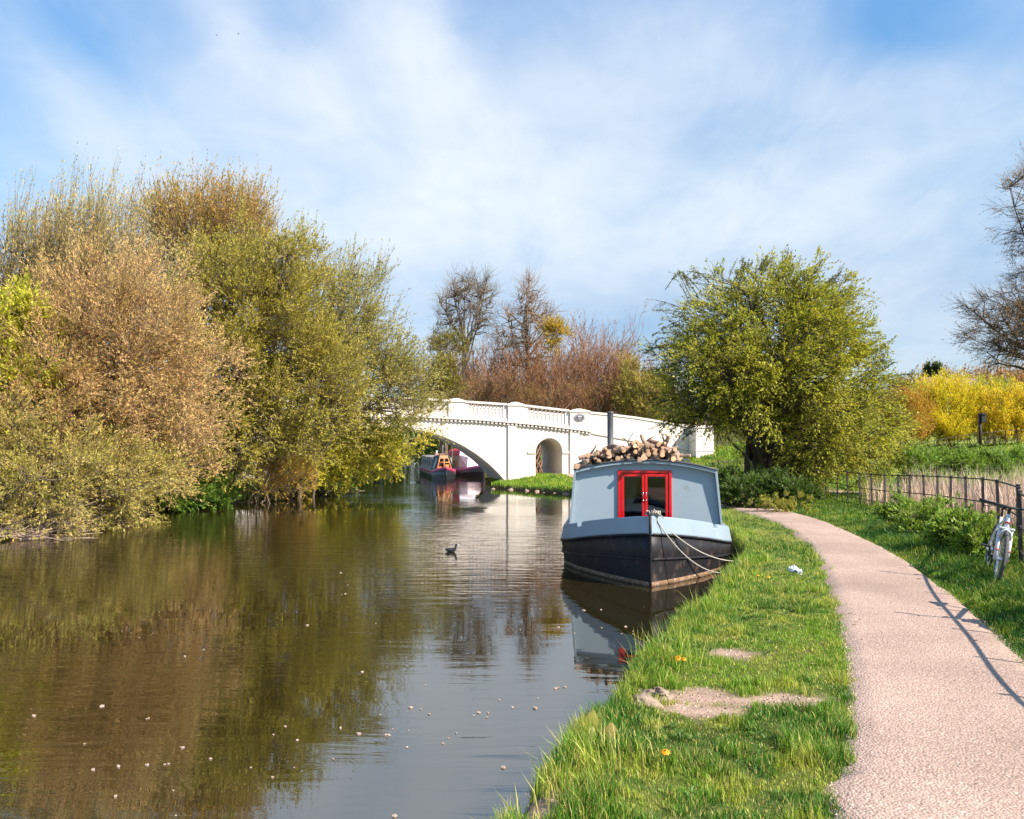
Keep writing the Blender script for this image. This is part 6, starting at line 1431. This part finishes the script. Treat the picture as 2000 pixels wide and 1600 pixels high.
def sprays(root, specs, seed):
    """long arching shoots that break the outline"""
    r = np.random.default_rng(seed); m = NM()
    for (x0, y0, x1, y1, Y, n) in specs:
        for _ in range(int(n * 1.8)):
            a = at_y(x0 + r.normal(0, 16), y0 + r.normal(0, 12), Y + r.normal(0, .5)); b = at_y(x1 + r.normal(0, 9), y1 + r.normal(0, 9), Y + r.normal(0, .6)); mid = (a + b) / 2 + np.array([0, 0, .16])
            P = bez(a[None], mid[None], b[None], 6); tubes(m, P, np.linspace(.014, .003, 6)[None], 4, np.array([.10, .08, .06]), 1)
            k = 34; t = r.uniform(.1, 1, k); ti = np.minimum((t * 5).astype(int), 4); Q = P[0, ti] + (P[0, ti + 1] - P[0, ti]) * (t * 5 - ti)[:, None]; side = unit(r, 10) * .22
            for s_ in range(7):
                tt = r.uniform(.25, .95); i_ = int(tt * 5); q0 = P[0, i_] + (P[0, min(i_ + 1, 5)] - P[0, i_]) * (tt * 5 - i_); q1 = q0 + (b - a) * .10 + r.normal(0, .11, 3); tubes(m, np.stack([q0, (q0 + q1) / 2 + .01, q1])[None], np.array([[.006, .004, .002]]), 3, np.array([.10, .08, .06]), 1)
                u = r.random((9, 1)); Q = np.vstack([Q, q0 * (1 - u) + q1 * u])
            pal = np.array(HAW); leaves(m, Q + r.normal(0, .02, Q.shape), np.repeat(nrm(b - a)[None], len(Q), 0), .055, .6, pal[r.integers(0, 4, len(Q))] * r.uniform(.6, 1.2, (len(Q), 1)), r)
    return m.shift(-np.array(root.location)).build('shoots', [M['leaf'], M['bark']], root, kind='stuff')
HT = [o for o in bpy.data.objects if o.name.startswith('hawthorn_tree')][0]

sprays(HT, [(1350, 620, 1272, 600, 28, 2), (1350, 650, 1280, 640, 28, 2), (1330, 690, 1265, 688, 28, 3), (1340, 730, 1262, 712, 28, 3), (1360, 570, 1325, 538, 28.5, 4), (1400, 560, 1345, 545, 28.5, 4), (1440, 560, 1450, 512, 28.5, 5), (1480, 560, 1500, 508, 28.5, 5),
            (1515, 560, 1545, 500, 28.5, 4), (1560, 570, 1590, 540, 28.5, 5), (1600, 590, 1640, 535, 28.5, 4), (1610, 620, 1662, 565, 28.5, 5), (1630, 660, 1680, 640, 28.5, 5), (1650, 690, 1710, 690, 28.5, 4), (1680, 740, 1740, 712, 28.5, 4), (1700, 760, 1770, 738, 28.5, 4), (1690, 790, 1750, 790, 28.5, 5),
            (1340, 780, 1265, 795, 28, 3), (1350, 810, 1285, 838, 27.6, 4), (1360, 830, 1320, 850, 27.6, 4)], 61)
leafy('bramble_patch', 'dark green weeds and bramble at the foot of the hawthorn', 'plants', (7.6, 24.6),
      [(1480, 965, 25, 70, 22, .9), (1440, 955, 27, 40, 26, .8), (1550, 962, 24.5, 40, 16, .7)], 150, 12, .32, 22, .065, [(.035, .07, .015), (.045, .085, .02), (.03, .05, .013)], 62, bias=(0, -.1, .5), rnd=.7, asp=.65, limbs=5, limb_r=.015, minz=-.05)
leafy('flower_patch', 'low yellowish weeds at the path bend below the dark bramble', 'plants', (7.1, 20.8), [(1512, 984, 22.6, 26, 5, .3), (1540, 988, 22.0, 22, 5, .3)], 40, 10, .12, 14, .045, [(.13, .15, .03), (.17, .16, .03)], 63, limbs=4, limb_r=.01, minz=-.1)
leafy('nettle_patch', 'leafy dark weeds growing along the fence beside the path', 'plants', (8.0, 13.2),
      [(1830, 1030, 15.0, 60, 22, .5), (1880, 1055, 12.9, 50, 26, .45), (1780, 1010, 17.5, 45, 18, .5), (1920, 1075, 11.9, 40, 22, .4)], 200, 11, .24, 18, .05, [(.06, .12, .02), (.09, .16, .025), (.13, .17, .03)], 64, bias=(0, -.1, .5), rnd=.75, asp=.65, limbs=5, limb_r=.01, minz=-.12)
leafy('field_weeds', 'dark green brambles on the bank of the field behind the reeds', 'plants', (17, 36), [(1830, 905, 34, 55, 16, 1.0), (1900, 900, 34, 60, 12, 1.0), (1960, 905, 33, 50, 12, 1.0), (1790, 915, 30, 22, 22, .8)], 130, 10, .4, 18, .09, [(.07, .13, .025), (.10, .16, .03)], 65, limbs=4, limb_r=.01, minz=-.1)

# --- right side beyond the field
leafy('coppiced_willow', 'bright yellow coppiced willow beyond the field fence', 'bush', wpos(1850, 63), [(1850, 800, 63, 62, 55, 1.8), (1800, 815, 63, 40, 45, 1.5), (1840, 848, 62, 85, 22, 1.2)], 340, 14, 1.05, 15, .12, [(.36, .32, .03), (.31, .30, .03), (.24, .26, .03), (.38, .30, .03)], 70, bias=(0, 0, 1.0), rnd=.4, limbs=30, limb_r=.04, spread=1.2, bark=(.24, .17, .03))
leafy('coppiced_willow', 'golden coppiced willow behind the post with the small box', 'bush', wpos(1960, 62), [(1965, 815, 62, 55, 45, 1.8), (2040, 805, 62, 50, 50, 1.8), (1985, 850, 61, 75, 20, 1.2)], 300, 14, 1.0, 15, .12, [(.37, .29, .03), (.33, .28, .03), (.26, .25, .03)], 71, bias=(0, 0, 1.0), rnd=.4, limbs=30, limb_r=.04, spread=1.2, bark=(.26, .17, .03))
leafy('orange_willow', 'orange-brown coppiced willow just right of the hawthorn', 'bush', wpos(1775, 61), [(1772, 805, 61, 36, 45, 1.6), (1740, 820, 58, 26, 40, 1.4), (1765, 848, 60, 40, 20, 1.2)], 190, 14, .95, 12, .11, [(.28, .16, .04), (.26, .18, .04), (.24, .19, .05)], 72, bias=(0, 0, 1.0), rnd=.4, limbs=24, limb_r=.04, spread=1.0, bark=(.26, .13, .04))
leafy('field_bush', 'green bush between the two golden willows', 'bush', wpos(1925, 70), [(1925, 775, 70, 34, 22, 1.8), (1985, 785, 72, 36, 26, 1.8)], 110, 12, 1.0, 14, .15, [(.20, .24, .04), (.15, .18, .03), (.26, .22, .05)], 73)
leafy('bare_oak', 'large bare spreading tree entering the picture at the right edge', 'tree', wpos(2090, 50),
      [(2045, 405, 50, 95, 110, 3.5), (2030, 625, 50, 145, 95, 4.2), (2120, 520, 50, 130, 190, 4), (1985, 660, 50, 105, 62, 3.0)], 850, 12, 1.0, 6, pal=[(.15, .085, .035), (.19, .11, .04), (.11, .07, .035)], seed=80, limbs=40, bpr=.22, limb_r=.13, fork=4.5, bias=(0, 0, .12), outw=.8, rnd=.6, asp=.6, leaf=.075, shell=1.6, twr=.0095, bark=(.11, .09, .075), bk=1.0)
# wooded hill, cedar and house on the skyline
leafy('hillside_wood', 'distant brown leafless wood along the skyline at the right', 'wood', wpos(1880, 190),
      [(1700, 785, 180, 120, 28, 8), (1850, 762, 192, 80, 24, 8), (1960, 758, 190, 90, 26, 8), (2080, 760, 185, 90, 34, 8), (1800, 768, 190, 60, 18, 6), (1600, 800, 170, 120, 30, 8)], 620, 12, 3.2, 9, .55, [(.20, .12, .075), (.24, .14, .08), (.17, .11, .06), (.2, .16, .07)], 81, bias=(0, 0, .5), bark=(.2, .12, .09), twr=.03, asp=.5, shell=1.5, limb_r=.2)
leafy('cedar_tree', 'small dark flat-topped cedar on the skyline', 'tree', wpos(1824, 186), [(1822, 718, 186, 12, 3, 1.4), (1828, 728, 186, 12, 3, 1.4), (1816, 740, 186, 10, 3, 1.3), (1832, 740, 186, 9, 3, 1.3)], 80, 12, .8, 14, .38, [(.04, .06, .03), (.055, .075, .035)], 82, bias=(0, 0, .1), limb_r=.3, limbs=6, asp=.6)
def house():
    p = at_y(1862, 870, 170); z = hz(p[0], p[1]); root = empty('distant_house', (p[0], p[1], z), (0, 0, .2), label='distant house with a brown roof and two chimneys on the skyline', category='house')
    top = at_y(1862, 738, 170)[2] - z; h = top - 3.4
    m = NM(); box(m, -9, 9, -4, 4, -1, h, (.40, .30, .24)); m.build('wall', M['col'], root)
    m = NM(); V = [(-9.6, -4.6, h), (9.6, -4.6, h), (9.6, 4.6, h), (-9.6, 4.6, h), (-7, 0, top), (7, 0, top)]; m.add(V, [(0, 1, 5, 4), (1, 2, 5), (2, 3, 4, 5), (3, 0, 4)], (.24, .13, .10)); ro = m.build('roof', M['col'], root)
    for x in (-2.6, -.5): m = NM(); box(m, x - .55, x + .55, -.5, .5, top - .6, top + 1.0, (.14, .10, .09)); tube(m, [(x, 0, top + 1.0), (x, 0, top + 1.5)], .2, 6, (.2, .1, .08)); m.build('chimney', M['col'], ro)
    for x in (-6.5, -3.2, 0, 3.2, 6.5): m = NM(); box(m, x - .6, x + .6, -4.05, -4.0, h - 2.4, h - .8, (.06, .07, .08)); m.build('window', M['col_gloss'], root)
house()
